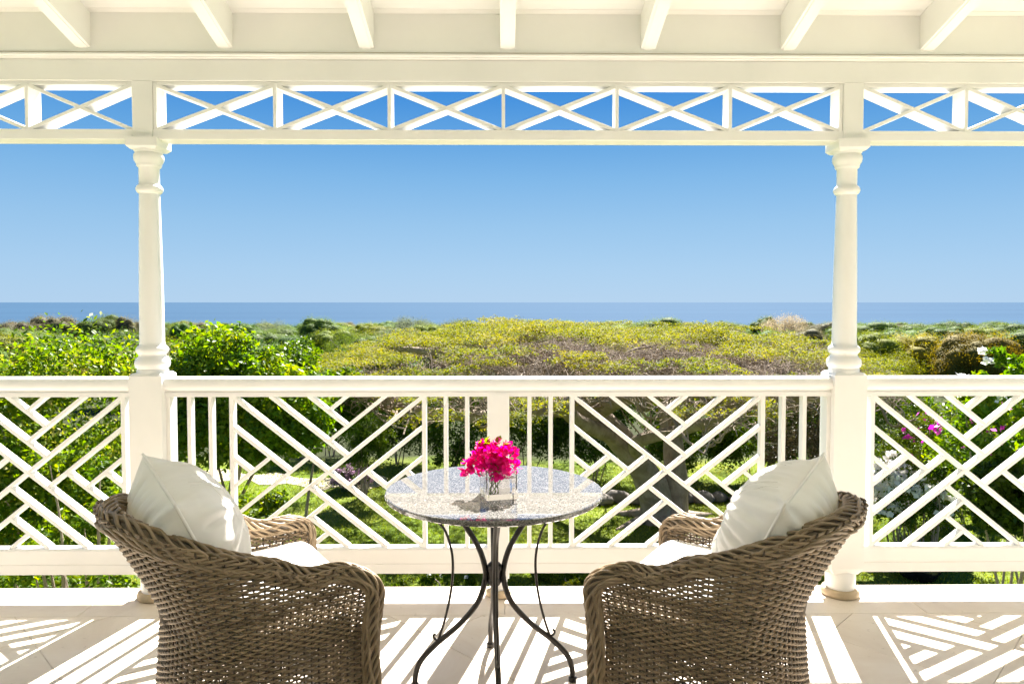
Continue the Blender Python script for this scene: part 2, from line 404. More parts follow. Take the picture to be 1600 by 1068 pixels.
for i in range(-14, 15):
    for j in range(-14, 15):
        cxx = (i-j)*T/math.sqrt(2)+.11; cyy = (i+j)*T/math.sqrt(2)+1.32; h = T/math.sqrt(2)-g*1.4
        if not(FX0-h < cxx < FX1+h and FY0-h < cyy < BY+h): continue
        poly = [(cxx-h,cyy),(cxx,cyy-h),(cxx+h,cyy),(cxx,cyy+h)]
        for a,b,c in ((1,0,FX1),(-1,0,-FX0),(0,1,BY-g),(0,-1,-FY0)): poly = clip(poly, a, b, c) if poly else poly
        if len(poly) >= 3: tile(poly, rng.uniform(-.0006,.0002))
# house wall behind the terrace
hw = MB().box(FX0, FX1, -1.85, -1.6, -.2, 4.4).build('wall_house', M['wall']); tag(hw, 'cream house wall behind the veranda', kind='structure')
# beams
BF = 3.40
bm_ = empty('ceiling', (0,0,0)); tag(bm_, 'cream boarded veranda ceiling sloping up from the beam', kind='structure')
b1 = MB().cbox(FX0, FX1, BF, 3.51, 2.461, 2.560, .003).build('beam', M['white'], bm_)
b2 = MB().box(FX0, FX1, BF-.030, 3.51, 2.5605, 2.82).build('fascia_board', M['white'], bm_)
prof = []
for k in range(7):
    a = PI*k/6; prof.append((BF-.030-.010*math.sin(a)+.0005, 2.564+.008-.008*math.cos(a)))
MB().prism(prof, FX0, FX1).build('bead', M['white'], b2, autosmooth=50)
MB().box(FX0, FX1, BF-.0315, BF-.03, 2.5815, 2.584).build('groove_shade_strip', M['grout'], b2)  # raised strip in a darker colour, painted-in shade line above the bead
SL = math.tan(R(15.0)); CS = math.cos(R(15.0))
def zc(y): return 2.762+(BF-.03-y)*SL
yb = 3.62; w = .141; k = 0
while yb > -1.6:
    y0 = max(yb-w+.0022, -1.6); y1 = yb
    MB().prism([(y0,zc(y0)),(y1,zc(y1)),(y1,zc(y1)+.02),(y0,zc(y0)+.02)], FX0, FX1).build('ceiling_board', M['ceiling'], bm_)
    yb -= w; k += 1
MB().prism([(-1.6,zc(-1.6)+.0205),(3.60,zc(3.60)+.0205),(3.60,zc(3.60)+.05),(-1.6,zc(-1.6)+.05)], FX0, FX1).build('roof_deck', M['ceiling'], bm_)
k = -8
while k <= 8:
    xc = .015+k*.652
    y0, y1 = -1.6, BF-.0295; d = .158
    m_ = MB().prism([(y0,zc(y0)-d),(y1,zc(y1)-d),(y1,zc(y1)-.0005),(y0,zc(y0)-.0005)], xc-.034, xc+.034)
    rf = m_.build('rafter', M['ceiling'], bm_)
    MB().prism([(y0,zc(y0)-d-.004),(y1,zc(y1)-d-.004),(y1,zc(y1)-d+.001),(y0,zc(y0)-d+.001)], xc-.021, xc+.021).build('rafter_strip', M['ceiling'], rf)
    k += 1

# ------------------------------------------------------------------ columns
col_labels = ['white turned veranda column outside the picture on the far left', 'white turned veranda column behind the left wicker chair, left of two in view',
              'white turned veranda column behind the right wicker chair, right of two in view', 'white turned veranda column outside the picture on the far right']
def make_column(x, label):
    c = empty('column', (x, YC, 0), 0, label, 'column', 'turned columns carrying the veranda roof')
    h = .0775
    MB().lathe([(.082,.0005),(.087,.006),(.088,.022),(.083,.034),(.078,.038)], n=36).build('foot', M['footstone'], c, autosmooth=40)
    MB().lathe([(.066,.034),(.069,.05),(.071,.09),(.070,.118),(.062,.13)], n=36).build('base_drum', M['white'], c, autosmooth=50)
    m_ = MB()
    m_.add([(sx*a,sy*a,z) for z,a in ((.118,.058),(.150,h),(1.082,h),(1.094,h-.012)) for sx,sy in ((-1,-1),(1,-1),(1,1),(-1,1))],
           [[i*4+k,i*4+(k+1)%4,(i+1)*4+(k+1)%4,(i+1)*4+k] for i in range(3) for k in range(4)]+[[3,2,1,0],[12,13,14,15]])
    m_.build('pedestal', M['white'], c)
    P = [(.070,1.090),(.070,1.108),(.066,1.112),(.0755,1.120),(.079,1.135),(.077,1.152),(.068,1.164),(.062,1.170),(.060,1.178),(.066,1.186),(.071,1.192),(.073,1.202),(.071,1.212),(.064,1.219),(.058,1.224),(.0555,1.24),(.0545,1.40),(.052,1.6),(.0475,1.85),(.0455,1.944)]
    MB().lathe(P, n=44).build('shaft', M['white'], c, autosmooth=60)
    P = [(.0455,1.9435),(.052,1.948),(.056,1.953),(.060,1.962),(.060,1.970),(.056,1.978),(.052,1.983),(.046,1.988),(.0455,1.994),(.0455,2.066),(.051,2.070),(.055,2.074),(.055,2.080),(.057,2.086),(.064,2.098),(.0675,2.112),(.066,2.126),(.060,2.136),(.064,2.142),(.066,2.148)]
    MB().lathe(P, n=44).build('capital', M['white'], c, autosmooth=60)
    a = .0735
    MB().add([(sx*q,sy*q,z) for z,q in ((2.146,a-.014),(2.160,a),(2.1985,a)) for sx,sy in ((-1,-1),(1,-1),(1,1),(-1,1))],
             [[i*4+k,i*4+(k+1)%4,(i+1)*4+(k+1)%4,(i+1)*4+k] for i in range(2) for k in range(4)]+[[3,2,1,0],[8,9,10,11]]).build('abacus', M['white'], c)
    MB().cbox(-.048, .048, BF-YC-.0015, 3.508-YC, 2.201, 2.4605, .003, 'z').build('upper_post', M['white'], c)
    return c
for x, l in zip(COLX, col_labels): make_column(x, l)

# ------------------------------------------------------------------ fretwork under the beam
def fret(xa, xb, ups, label):
    t = empty('fretwork', ((xa+xb)/2, YC, 2.2), 0, label, 'fretwork', 'white crossed fretwork friezes under the beam')
    ox = (xa+xb)/2
    def put(mb, name): mb.build(name, M['white'], t)
    yf, yk = BF-YC+.004, 3.500-YC
    put(MB().cbox(xa-ox, xb-ox, BF-YC+.001, 3.504-YC, -.010, .038, .003), 'bottom_rail')
    put(MB().cbox(xa-ox, xb-ox, BF-YC+.008, 3.496-YC, .243, .2605, .002), 'top_rail')
    for u in ups: put(MB().bar(u-ox, .030, u-ox, .250, .016, yf-.0015, yk, .001), 'upright')
    us = sorted(set([xa]+[u for u in ups]+[xb]))
    for a, b in zip(us[:-1], us[1:]):
        if b-a < .2: continue
        a0, b0 = a-ox, b-ox
        put(MB().bar(a0+.004, .243, b0-.004, .038, .016, yf+.003, yk-.003, .001), 'cross_slat')
        put(MB().bar(a0+.004, .038, b0-.004, .243, .016, yf+.001, yk-.001, .001), 'cross_slat')
u = [-.005+.535*k for k in range(-2, 3)]
fret(COLX[1]+.0485, COLX[2]-.0485, [COLX[1]+.0580]+u+[COLX[2]-.0580], 'white crossed fretwork frieze of six panels between the two columns in view')
fret(COLX[0]+.0485, COLX[1]-.0485, [COLX[1]-.0485-.49*k for k in (1,2,3,4)], 'white crossed fretwork frieze at the left end, left of the left column')
fret(COLX[2]+.0485, COLX[3]-.0485, [COLX[2]+.0485+.49*k for k in (1,2,3,4)], 'white crossed fretwork frieze at the right end, right of the right column')

# ------------------------------------------------------------------ railings
RY = 3.440
LSEG = [(0,0,1,1,'b'),(.2,0,.6,.4,'b'),(.4,0,.6,.2,'b'),(0,.2,.3,.5,'b'),(0,.4,.1,.5,'b'),(.4,.6,.8,1,'b'),(.4,.8,.6,1,'b'),(.7,.5,1,.8,'b'),(.9,.5,1,.6,'b'),
        (1,0,0,1,'f'),(.6,0,.5,.1,'f'),(.8,0,.5,.3,'f'),(1,.2,.6,.6,'f'),(1,.4,.8,.6,'f'),(0,.6,.2,.4,'f'),(0,.8,.4,.4,'f'),(.2,1,.5,.7,'f'),(.4,1,.5,.9,'f')]
ZT, ZB = .983, .250
def railing(xa, xb, frames, bals, post, label):
    ox = (xa+xb)/2; t = empty('railing', (ox, RY, 0), 0, label, 'railing', 'white latticed veranda railings')
    pr = [(-.031,.980),(.031,.980),(.031,1.000),(.025,1.003),(.025,1.009),(.034,1.013),(.042,1.020),(.046,1.032),(.045,1.050),(.036,1.066),(.014,1.074),(-.014,1.074),(-.036,1.066),(-.045,1.050),(-.046,1.032),(-.042,1.020),(-.034,1.013),(-.025,1.009),(-.025,1.003),(-.031,1.000)]
    MB().prism(pr, xa-ox, xb-ox).build('handrail', M['white'], t, autosmooth=38)
    br = MB().prism([(-.030,.126),(.030,.126),(.030,.240),(.024,.250),(-.024,.250),(-.030,.240),(-.030,.178),(-.0275,.176),(-.0275,.174),(-.030,.172)], xa-ox, xb-ox).build('bottom_rail', M['white'], t)
    for (a, b) in frames:
        for x in (a, b): MB().bar(x-ox, ZB-.004, x-ox, ZT, .020, -.0235, .0235).build('frame_post', M['white'], t)
        for u0,v0,u1,v1,k in LSEG:
            x0, x1 = a+(b-a)*u0, a+(b-a)*u1; z0, z1 = ZT+(ZB-ZT)*v0, ZT+(ZB-ZT)*v1
            e = .0012 if k == 'b' else .0030
            MB().bar(x0-ox, z0, x1-ox, z1, .0185, -.0235+e, .0235-e).build('lattice_slat', M['white'], t)
    for x in bals: MB().bar(x-ox, ZB-.004, x-ox, ZT, .019, -.0225, .0225).build('baluster', M['white'], t)
    if post is not None:
        p = MB().cbox(post-ox-.0525, post-ox+.0525, -.0335, .0715, .10, .992, .004, 'z').build('middle_post', M['white'], t)
        MB().lathe([(.038,.03),(.042,.05),(.044,.085),(.040,.105)], post-ox, .02, 28).build('post_foot', M['white'], p, autosmooth=40)
        MB().lathe([(.056,.0005),(.062,.006),(.062,.026),(.052,.034)], post-ox, .02, 28).build('stone_ring', M['footstone'], p, autosmooth=40)
L_, R_ = COLX[1]+.0755, COLX[2]-.0755
c = CX-.008
railing(L_, R_, [(c-1.274,c-.355),(c+.355,c+1.274)], [c+s*q for s in (-1,1) for q in (.150,.252,1.374,1.475)]+[L_+.011, R_-.011], c,
        'white lattice railing between the two columns, behind the table')
def side(sg, label):
    a = COLX[2 if sg > 0 else 1]; b = COLX[3 if sg > 0 else 0]
    f1 = a+sg*.128; f2 = f1+sg*.919; g1 = b-sg*.128; g2 = g1-sg*.919
    mid = (a+b)/2
    # two lattice panels with a narrow middle
    fr = [tuple(sorted((f1, f2))), tuple(sorted((g1, g2)))]
    railing(min(a,b)+.0755, max(a,b)-.0755, fr, [], mid, label)
side(-1, 'white lattice railing at the left end, left of the left column')
side(1, 'white lattice railing at the right end, right of the right column')

# ------------------------------------------------------------------ wicker armchairs
def sstep(a, b, x):
    t = np.clip((x-a)/(b-a), 0, 1); return t*t*(3-2*t)
def curve_at(t, W, xf, x0, xb, n=2.35):
    """t 0..1 : right front -> back -> left front (local x forward, y left)"""
    t = np.asarray(t, float); A = .26
    x = np.empty_like(t); y = np.empty_like(t)
    lo = t < A; hi = t > 1-A; mi = ~(lo|hi)
    x[lo] = xf+(x0-xf)*t[lo]/A; y[lo] = -W
    x[hi] = xf+(x0-xf)*(1-t[hi])/A; y[hi] = W
    th = (t[mi]-A)/(1-2*A)*PI
    s, c = np.sin(th), np.cos(th)
    x[mi] = x0+(xb-x0)*np.abs(s)**(2/n); y[mi] = -W*np.sign(c)*np.abs(c)**(2/n)
    return x, y
def backness(t): return np.sin(PI*np.clip((np.asarray(t,float)-.2)/.6, 0, 1))**1.5
def Hrim(t):
    t = np.asarray(t, float); d = np.minimum(t, 1-t)
    return .630+.200*sstep(.15,.46,d)+.008*(1-sstep(.02,.20,d))
def Htop(t):
    d = np.minimum(np.asarray(t,float), 1-np.asarray(t,float)); k = np.clip(1-d/.075, 0, 1)
    return Hrim(t)-.075*(1-np.sqrt(np.clip(1-k*k, 0, 1)))
def shell(t, z):
    t = np.asarray(t,float); z = np.asarray(z,float); H = Hrim(t); zw = .36+.12*backness(t)
    e = np.clip((z-zw)/(H-zw), 0, 1)**1.15; lo = np.clip((zw-z)/zw, 0, 1)**1.4*.22
    f = e+lo
    x1, y1 = curve_at(t, .274, .292, .02, -.235); x2, y2 = curve_at(t, .316, .314, .02, -.412)
    return np.stack([x1+(x2-x1)*f, y1+(y2-y1)*f, z+0*t], -1)
def build_chair(loc, rz, label, src=None, seed=3):
    c = empty('wicker_armchair', loc, rz, label, 'armchair', 'wicker armchairs beside the table')
    if src is not None:
        for ch in src.children:
            d = ch.copy(); COL.objects.link(d); d.parent = c
        return c
    rg = np.random.default_rng(seed); PHI = seed*.9
    NS = 62
    # arc length table for even stakes
    tt = np.linspace(0,1,800); P = shell(tt, .45+0*tt); L = np.r_[0, np.cumsum(np.linalg.norm(np.diff(P,axis=0),axis=1))]; L /= L[-1]
    tof = lambda s: np.interp(s, L, tt)
    SUB = 4; ss = np.arange(NS*SUB+1)/(NS*SUB); ts = tof(ss)
    Hs = Hrim(ts)
    def normals(t, z):
        e = .004; a = shell(np.clip(t+e,0,1), z)-shell(np.clip(t-e,0,1), z); n = np.stack([-a[:,1], a[:,0], 0*t], -1)
        return -n/(np.linalg.norm(n,axis=1)[:,None]+1e-9)
    wv = NP(); z = .03; row = 0
    while z < .865:
        zr = z+.0005*np.sin(ss*37+row+PHI)+rg.normal(0,.0005)
        ok = Htop(ts)-.006 > z
        idx = np.where(ok)[0]
        if len(idx):
            for run in np.split(idx, np.where(np.diff(idx) > 1)[0]+1):
                if len(run) < 6: continue
                t_ = ts[run]; z_ = zr[run]
                off = .0044*np.cos(PI*(run/SUB)+PI*(row%2))
                p = shell(t_, z_)+normals(t_, z_)*off[:,None]
                n_ = normals(t_, z_)
                w_, h_ = .0025, .0045
                up = np.array([0,0,1.])
                ring = [(-1,0),(0,1),(1,0),(0,-1)]
                Vv = np.stack([p+n_*(a*w_)+up*(b*h_) for a,b in ring], 1)
                m = len(run); i = np.arange(m-1)[:,None]*4; k = np.arange(4)[None]; k2 = (k+1)%4
                wv.add(Vv.reshape(-1,3), np.stack([i+k,i+k2,i+4+k2,i+4+k],-1).reshape(-1,4))
        z += .0088; row += 1
    o = obj('woven_wall', wv.mesh('woven_wall'), M['wicker'], c); o['kind'] = 'stuff'
    st = NP()
    for i in range(NS+1):
        t_ = float(tof(i/NS)); zs = np.linspace(.015, float(Htop(t_))-.008, 14)
        st.add(*tube_np(shell(np.full(14,t_), zs), .0033, 6))
    o = obj('stakes', st.mesh('stakes'), M['wicker_dark'], c); o['kind'] = 'stuff'
    # braided rim running up the front posts and round the back
    tr = np.linspace(.0, 1, 90); pr_ = shell(tr, Hrim(tr)); pr_[:,2] = Hrim(tr)-.029
    # lean the rim outwards at the back
    nrm = normals(tr, Hrim(tr)); pr_ += nrm*(.033+.008*backness(tr))[:,None]
    def post(s):
        yb_ = .292*s
        return [(.352,yb_*1.03,.004),(.336,yb_*1.02,.10),(.318,yb_*1.02,.25),(.312,.312*s,.42),(.318,.327*s,.52),(.308,.335*s,.572)]
    path = np.concatenate([np.array(post(-1)), pr_[7:-7], np.array(post(1))[::-1]])
    path = catmull(path, 4)
    seg = np.linalg.norm(np.diff(path,axis=0),axis=1); Lp = np.r_[0,np.cumsum(seg)]
    sN = int(Lp[-1]/.009); sv = np.linspace(0, Lp[-1], sN)
    path = np.stack([np.interp(sv, Lp, path[:,k]) for k in range(3)], -1)
    for _ in range(14): path[1:-1] = (path[:-2]+2*path[1:-1]+path[2:])/4
    T_ = np.gradient(path, axis=0); T_ /= np.linalg.norm(T_,axis=1)[:,None]
    # frame : outward normal
    cen = np.array([0,0,0]); A_ = np.cross(T_, np.array([0,0,1.])); 
    a = np.array([0.,-1,0]); AA = np.zeros_like(path)
    for i in range(len(path)):
        a = a-T_[i]*(a@T_[i]); a /= np.linalg.norm(a); AA[i] = a
    BB = np.cross(T_, AA)
    bk = np.interp(sv/sv[-1], [0,.16,.22,.38,.5,.62,.78,.84,1], [0,0,.3,.75,1,.75,.3,0,0])
    rad = .0225+.0105*bk
    rim = NP(); ns = 19
    for k in range(ns):
        lay = k % 2
        ph = 2*PI*k/ns+2*PI*sv/1.05+.08*np.sin(sv*9+k*2.1+PHI)
        wob = np.sin(2*PI*sv/.13+k*2*PI*5/ns)
        r_ = rad+.0038*wob
        Pk = path+AA*(np.cos(ph+.30*wob)*r_)[:,None]+BB*(np.sin(ph+.30*wob)*r_)[:,None]
        rim.add(*tube_np(Pk, .0049+.0004*rg.normal(), 7))
    obj('braided_rim', rim.mesh('braided_rim'), M['wicker'], c)
    core = NP(); core.add(*tube_np(path, rad*.88, 10)); obj('rim_core', core.mesh('rim_core'), M['wicker_dark'], c)
    # seat deck and front apron
    tq = np.linspace(.0,1,40); q = shell(tq, .41+0*tq); 
    MB().add([(x*.99,y*.985,.395) for x,y,_ in q]+[(x*.99,y*.985,.41) for x,y,_ in q],
             [list(range(40))[::-1], list(range(40,80))]+[[i,(i+1)%40,40+(i+1)%40,40+i] for i in range(40)]).build('seat_deck', M['wicker_dark'], c)
    ap = NP(); row = 0
    ysv = np.linspace(-.265,.265,61)
    for z in np.arange(.05,.41,.0108):
        p = np.stack([.268+.0042*np.cos(PI*np.arange(61)/4+PI*(row%2)), ysv, 0*ysv+z], -1); row += 1
        ap.add(*tube_np(p+np.array([.026,0,0]), .0036, 4))
    for y in ysv[::4]: ap.add(*tube_np([(.294,y,.03),(.294,y,.2),(.294,y,.41)], .0033, 5))
    o = obj('front_apron', ap.mesh('front_apron'), M['wicker'], c); o['kind'] = 'stuff'
    return c
CH_ANG = R(32.7)
ch1 = build_chair((-.845,2.29,0), CH_ANG, 'grey brown wicker armchair left of the table, facing right')
ch2 = build_chair((.715,2.29,0), PI-CH_ANG, 'grey brown wicker armchair right of the table, facing left', None, 8)

# ---- cushions
def seat_cushion(loc, rz, label):
    c = empty('seat_cushion', loc, rz, label, 'cushion', 'white seat pads')
    t = np.linspace(0,1,48); q = shell(t, .45+0*t)[:,:2]
    q = q*np.array([.97,.90]); fr = np.stack([np.full(12,.296), np.linspace(.24,-.24,14)[1:-1]], -1)
    q[:,0] = np.minimum(q[:,0], .285)
    out = np.concatenate([q, fr]); n = len(out); ce = np.array([.03,0])
    V = []; prof = [(.0,.412),(.97,.412),(1.0,.428),(1.0,.505),(.985,.528),(.95,.540),(.88,.548),(.6,.555),(.3,.557),(.001,.557)]
    for s, z in prof:
        for p in out: V.append((*(ce+(p-ce)*s), z+.003*math.sin(p[0]*s*21)*math.cos(p[1]*17*s)))
    F = [[i*n+k, i*n+(k+1)%n, (i+1)*n+(k+1)%n, (i+1)*n+k] for i in range(len(prof)-1) for k in range(n)]
    obj('cushion_cover', mesh_np('cushion_cover', V, F, True), M['linen'], c)
    pz = MB()
    for s, z in ((1.004,.515),(1.004,.422)):
        pts = [(*(ce+(p-ce)*s), z) for p in out]+[(*(ce+(out[0]-ce)*s), z)]
        pz.tube(pts, .0035, 6, False)
    pz.build('piping', M['linen'], c, smooth=True)
    return c
seat_cushion((-.845,2.29,0), CH_ANG, 'white seat pad on the left wicker armchair')
seat_cushion((.715,2.29,0), PI-CH_ANG, 'white seat pad on the right wicker armchair')

def pillow(loc, rz, lean, roll, label, seed):
    """back pillow standing on its edge: local y width, z height, x thickness"""
    c = empty('back_pillow', loc, rz, label, 'pillow', 'off white back pillows')
    n = 64; W, Hh, T = .228, .217, .150
    us = np.linspace(-1,1,n); U, Vv = np.meshgrid(us, us)
    def surf(sgn):
        e = (1-np.abs(U)**2.6)*(1-np.abs(Vv)**2.6); th = T*np.clip(e,0,1)**.62
        pin = 1-.055*(1-np.abs(Vv)**2)*np.abs(U)**3; pin2 = 1-.075*(1-np.abs(U)**2)*np.abs(Vv)**3
        y = W*U*pin; z = Hh*Vv*pin2
        wr = np.zeros_like(U)
        for i in range(n):
            for j in range(n):
                u, v = U[i,j], Vv[i,j]; ed = max(abs(u),abs(v))
                a = math.atan2(v, u)
                w1 = mnoise.noise(Vector((a*8.0, ed*1.1, seed+sgn)))*.026*ed**1.3
                w2 = mnoise.noise(Vector((u*2.3, v*1.6, seed*3+sgn)))*.018
                wr[i,j] = (w1+w2)*min(1, (1-ed)*9)
        return np.stack([sgn*(th+wr), y, z], -1).reshape(-1,3)
    A_ = surf(1); B_ = surf(-1)
    i, j = np.meshgrid(np.arange(n-1), np.arange(n-1), indexing='ij'); q = (i*n+j).ravel()
    Fa = np.stack([q,q+1,q+n+1,q+n],-1); Fb = Fa[:,::-1]+n*n
    V_ = np.concatenate([A_,B_])
    idx = [k for k in range(n)]+[k*n+n-1 for k in range(1,n)]+[(n-1)*n+k for k in range(n-2,-1,-1)]+[k*n for k in range(n-2,0,-1)]
    rot = Matrix.Rotation(-lean, 4, 'Y')@Matrix.Rotation(roll, 4, 'X')
    rm = np.array(rot)[:3,:3]
    V2 = V_@rm.T
    V2[:,2] += .235
    me = mesh_np('pillow_cover', V2, np.concatenate([Fa,Fb]), True)
    bm = bmesh.new(); bm.from_mesh(me); bmesh.ops.remove_doubles(bm, verts=bm.verts, dist=.0004); bmesh.ops.recalc_face_normals(bm, faces=bm.faces); bm.to_mesh(me); bm.free()
    obj('pillow_cover', me, M['linen'], c)
    pts = [V2[k] for k in idx]+[V2[idx[0]]]
    MB().tube(pts, .0048, 8, False).build('piping', M['linen'], c, smooth=True)
    # two raised tucks running down the front face
    tk = MB()
    for uu in (.30,.42,-.30,-.42):
        jj = min(range(n), key=lambda k: abs(us[k]-uu)); col_ = [V2[k*n+jj] for k in range(3,n-3)]
        tk.tube(col_, .0016, 5, False)
    tk.build('tuck', M['linen'], c, smooth=True)
    return c
def loc_in(ch, x, y, z):
    o, a = ch; return (o[0]+x*math.cos(a)-y*math.sin(a), o[1]+x*math.sin(a)+y*math.cos(a), z)
pillow(loc_in(((-.845,2.29),CH_ANG), -.155, .0, .478), CH_ANG, R(25), R(9), 'plump off white pillow leaning in the left wicker armchair', 1.3)
pillow(loc_in(((.715,2.29),PI-CH_ANG), -.155, .0, .478), PI-CH_ANG, R(26), R(-9), 'plump off white pillow leaning in the right wicker armchair', 7.7)

# ------------------------------------------------------------------ table
TX, TY = -.038, 2.635
tb = empty('bistro_table', (TX, TY, 0), R(4), 'round speckled granite bistro table on black iron legs', 'table')
P = [(.001,.720),(.394,.720),(.3985,.7235),(.400,.727),(.400,.735),(.398,.7385),(.394,.740),(.001,.740)]
MB().lathe(P, n=128).build('table_top', M['granite'], tb, autosmooth=12)
MB().lathe([(.30,.7135),(.315,.7135),(.315,.7199),(.30,.7199)], n=64).build('top_ring', M['iron'], tb, smooth=False)
leg = catmull([(.215,0,.714),(.155,0,.665),(.105,0,.60),(.058,0,.52),(.036,0,.45),(.034,0,.40),(.062,0,.315),(.13,0,.235),(.215,0,.165),(.272,0,.105),(.292,0,.055),(.296,0,.012)], 6)
rod = catmull([(.315,0,.716),(.255,0,.66),(.190,0,.60),(.163,0,.53),(.154,0,.46),(.160,0,.37),(.180,0,.27),(.206,0,.187),(.215,0,.180),(.224,0,.186),(.226,0,.196),(.219,0,.202)], 6)
lm = mesh_np('leg', *[list(map(list, q)) for q in (lambda t: (t[0], t[1]))(tube_np(leg, .0105, 12))], True)
fm = MB().lathe([(.0115,.0005),(.016,.002),(.016,.016),(.012,.020)], .296, 0, 20)
fmo = None; rmesh = mesh_np('brace', *[list(map(list, q)) for q in tube_np(rod, .0048, 8)], True)
for k in range(4):
    a = PI/2*k
    l = obj('leg', lm, M['iron'], tb, rot=(0,0,a))
    if fmo is None: fmo = fm.build('leg_foot', M['iron'], l, autosmooth=40)
    else: obj('leg_foot', fmo.data, None, l)
    obj('brace', rmesh, M['iron'], tb, rot=(0,0,a))
MB().lathe([(.006,.375),(.020,.380),(.026,.392),(.026,.402),(.022,.408),(.024,.414),(.024,.432),(.028,.438),(.028,.452),(.022,.460),(.008,.470)], n=24).build('hub', M['iron'], tb, autosmooth=40)

# vase
VX, VY, VZ = -.022, 2.535, .7402
vs = empty('glass_vase', (VX, VY, VZ), R(14), 'square clear glass vase of water on the granite table', 'vase')
def vbox(m_, h, z0, z1, c=.004, flip=False):
    pr = [(-h+c,-h),(h-c,-h),(h,-h+c),(h,h-c),(h-c,h),(-h+c,h),(-h,h-c),(-h,-h+c)]
    if flip: pr = pr[::-1]
    return pr
h0, h1 = .056, .0505
po = vbox(None, h0, 0, 0); pi_ = vbox(None, h1, 0, 0)
V = [(x,y,.0003) for x,y in po]+[(x,y,.101) for x,y in po]+[(x,y,.101) for x,y in pi_]+[(x,y,.020) for x,y in pi_]
F = [list(range(8))[::-1]]+[[i,(i+1)%8,8+(i+1)%8,8+i] for i in range(8)]+[[8+i,8+(i+1)%8,16+(i+1)%8,16+i] for i in range(8)]+[[16+i,16+(i+1)%8,24+(i+1)%8,24+i] for i in range(8)]+[list(range(24,32))]
obj('glass', mesh_np('glass', V, F), M['glass'], vs)
pw = vbox(None, h1-.0006, 0, 0)
V = [(x,y,.0206) for x,y in pw]+[(x,y,.072) for x,y in pw]
obj('vase_water', mesh_np('vase_water', V, [list(range(8))[::-1], list(range(8,16))]+[[i,(i+1)%8,8+(i+1)%8,8+i] for i in range(8)]), M['water'], vs)
# bouquet
bq = empty('bougainvillea_bouquet', (VX-.017, VY, VZ-.004), 0, 'magenta bougainvillea sprigs standing in the square glass vase', 'bouquet')
rg = random.Random(11)
def bract_flower(seed):
    r_ = random.Random(seed); mb = MB()
    for k in range(3):
        a0 = 2*PI*k/3+r_.uniform(-.2,.2); tilt = r_.uniform(.35,.75)
        V = []; n1, n2 = 6, 5; L, Wd = .021, .0088
        for i in range(n1):
            t = i/(n1-1); w = Wd*(math.sin(PI*min(1,t*1.0)**.8)**.75 if 0<t<1 else .05)
            rr = L*t; zz = .006+L*(math.sin(tilt)*t+.35*t*t)
            for j in range(n2):
                s = (j/(n2-1)*2-1); x = rr*math.cos(tilt*.7); y = s*w
                z = zz+.35*w*s*s+.0012*math.sin(9*t+5*s+seed)
                V.append((x*math.cos(a0)-y*math.sin(a0), x*math.sin(a0)+y*math.cos(a0), z))
        mb.add(V, [[i*n2+j,i*n2+j+1,(i+1)*n2+j+1,(i+1)*n2+j] for i in range(n1-1) for j in range(n2-1)])
    return mesh_np('flower', mb.v, mb.f, True)
fls = [bract_flower(s) for s in range(5)]
clusters = [((-.078,-.005,.118),.024,12),((-.045,-.01,.150),.026,16),((-.018,-.02,.175),.028,18),((.012,0,.160),.030,18),((.035,-.01,.150),.026,18),((.046,-.005,.178),.022,12),((-.03,.02,.185),.024,12),((.02,.02,.19),.022,10),((-.012,-.035,.135),.024,14),((.030,-.035,.122),.022,12),((.016,-.046,.098),.014,6),((.055,-.01,.125),.016,6),((-.055,.0,.125),.018,8)]
for (cx_,cy_,cz_), rr, n in clusters:
    for _ in range(n):
        d = Vector((rg.gauss(0,1),rg.gauss(0,1),rg.gauss(0,1))).normalized(); p = Vector((cx_,cy_,cz_))+d*rr*rg.uniform(.45,1)
        o = obj('flower', fls[rg.randrange(5)], M['magenta'], bq, p); q = (d+Vector((0,-.15,.25))).to_track_quat('Z','Y')
        o.rotation_euler = q.to_euler(); s = rg.uniform(.75,1.1); o.scale = (s,s,s)
for k in range(9):
    cx_,cy_,cz_ = clusters[k][0]
    pts = catmull([(rg.uniform(-.03,.03), rg.uniform(-.03,.03), .024),(cx_*.35+rg.uniform(-.01,.01),cy_*.4,.08),(cx_*.75,cy_*.8,cz_*.8),(cx_,cy_,cz_)], 4)
    mbb = MB().tube(pts, .0016, 6); mbb.build('stem', M['leaf_mid'], bq, smooth=True)
lfm = MB().add([(0,0,0),(.010,-.009,.003),(.010,.009,.003),(.022,-.010,.004),(.022,.010,.004),(.036,0,-.002),(.010,0,-.001),(.022,0,-.001)],
    [[0,1,6],[0,6,2],[1,3,7,6],[6,7,4,2],[3,5,7],[7,5,4]])
lmesh = mesh_np('leaf', lfm.v, lfm.f, True)
M['leaf_fresh'] = foliage('fresh bougainvillea leaves', [(.06,.12,.01),(.16,.20,.015),(.35,.32,.02)], .4, objvar=.1)
for p in [(-.035,0,.205),(-.028,.01,.212),(-.012,.0,.208),(.012,.01,.212),(.022,.0,.208),(.028,.01,.202),(-.042,.01,.198),(.0,-.045,.115),(.006,-.048,.105),(-.004,-.045,.13),(.012,-.05,.118),(.0,-.04,.09)]:
    o = obj('leaf', lmesh, M['leaf_fresh'], bq, p); o.rotation_euler = (rg.uniform(-.5,.5), rg.uniform(-1.3,-.2), rg.uniform(0,6.28))

bq.scale = (1.06, 1, .90)
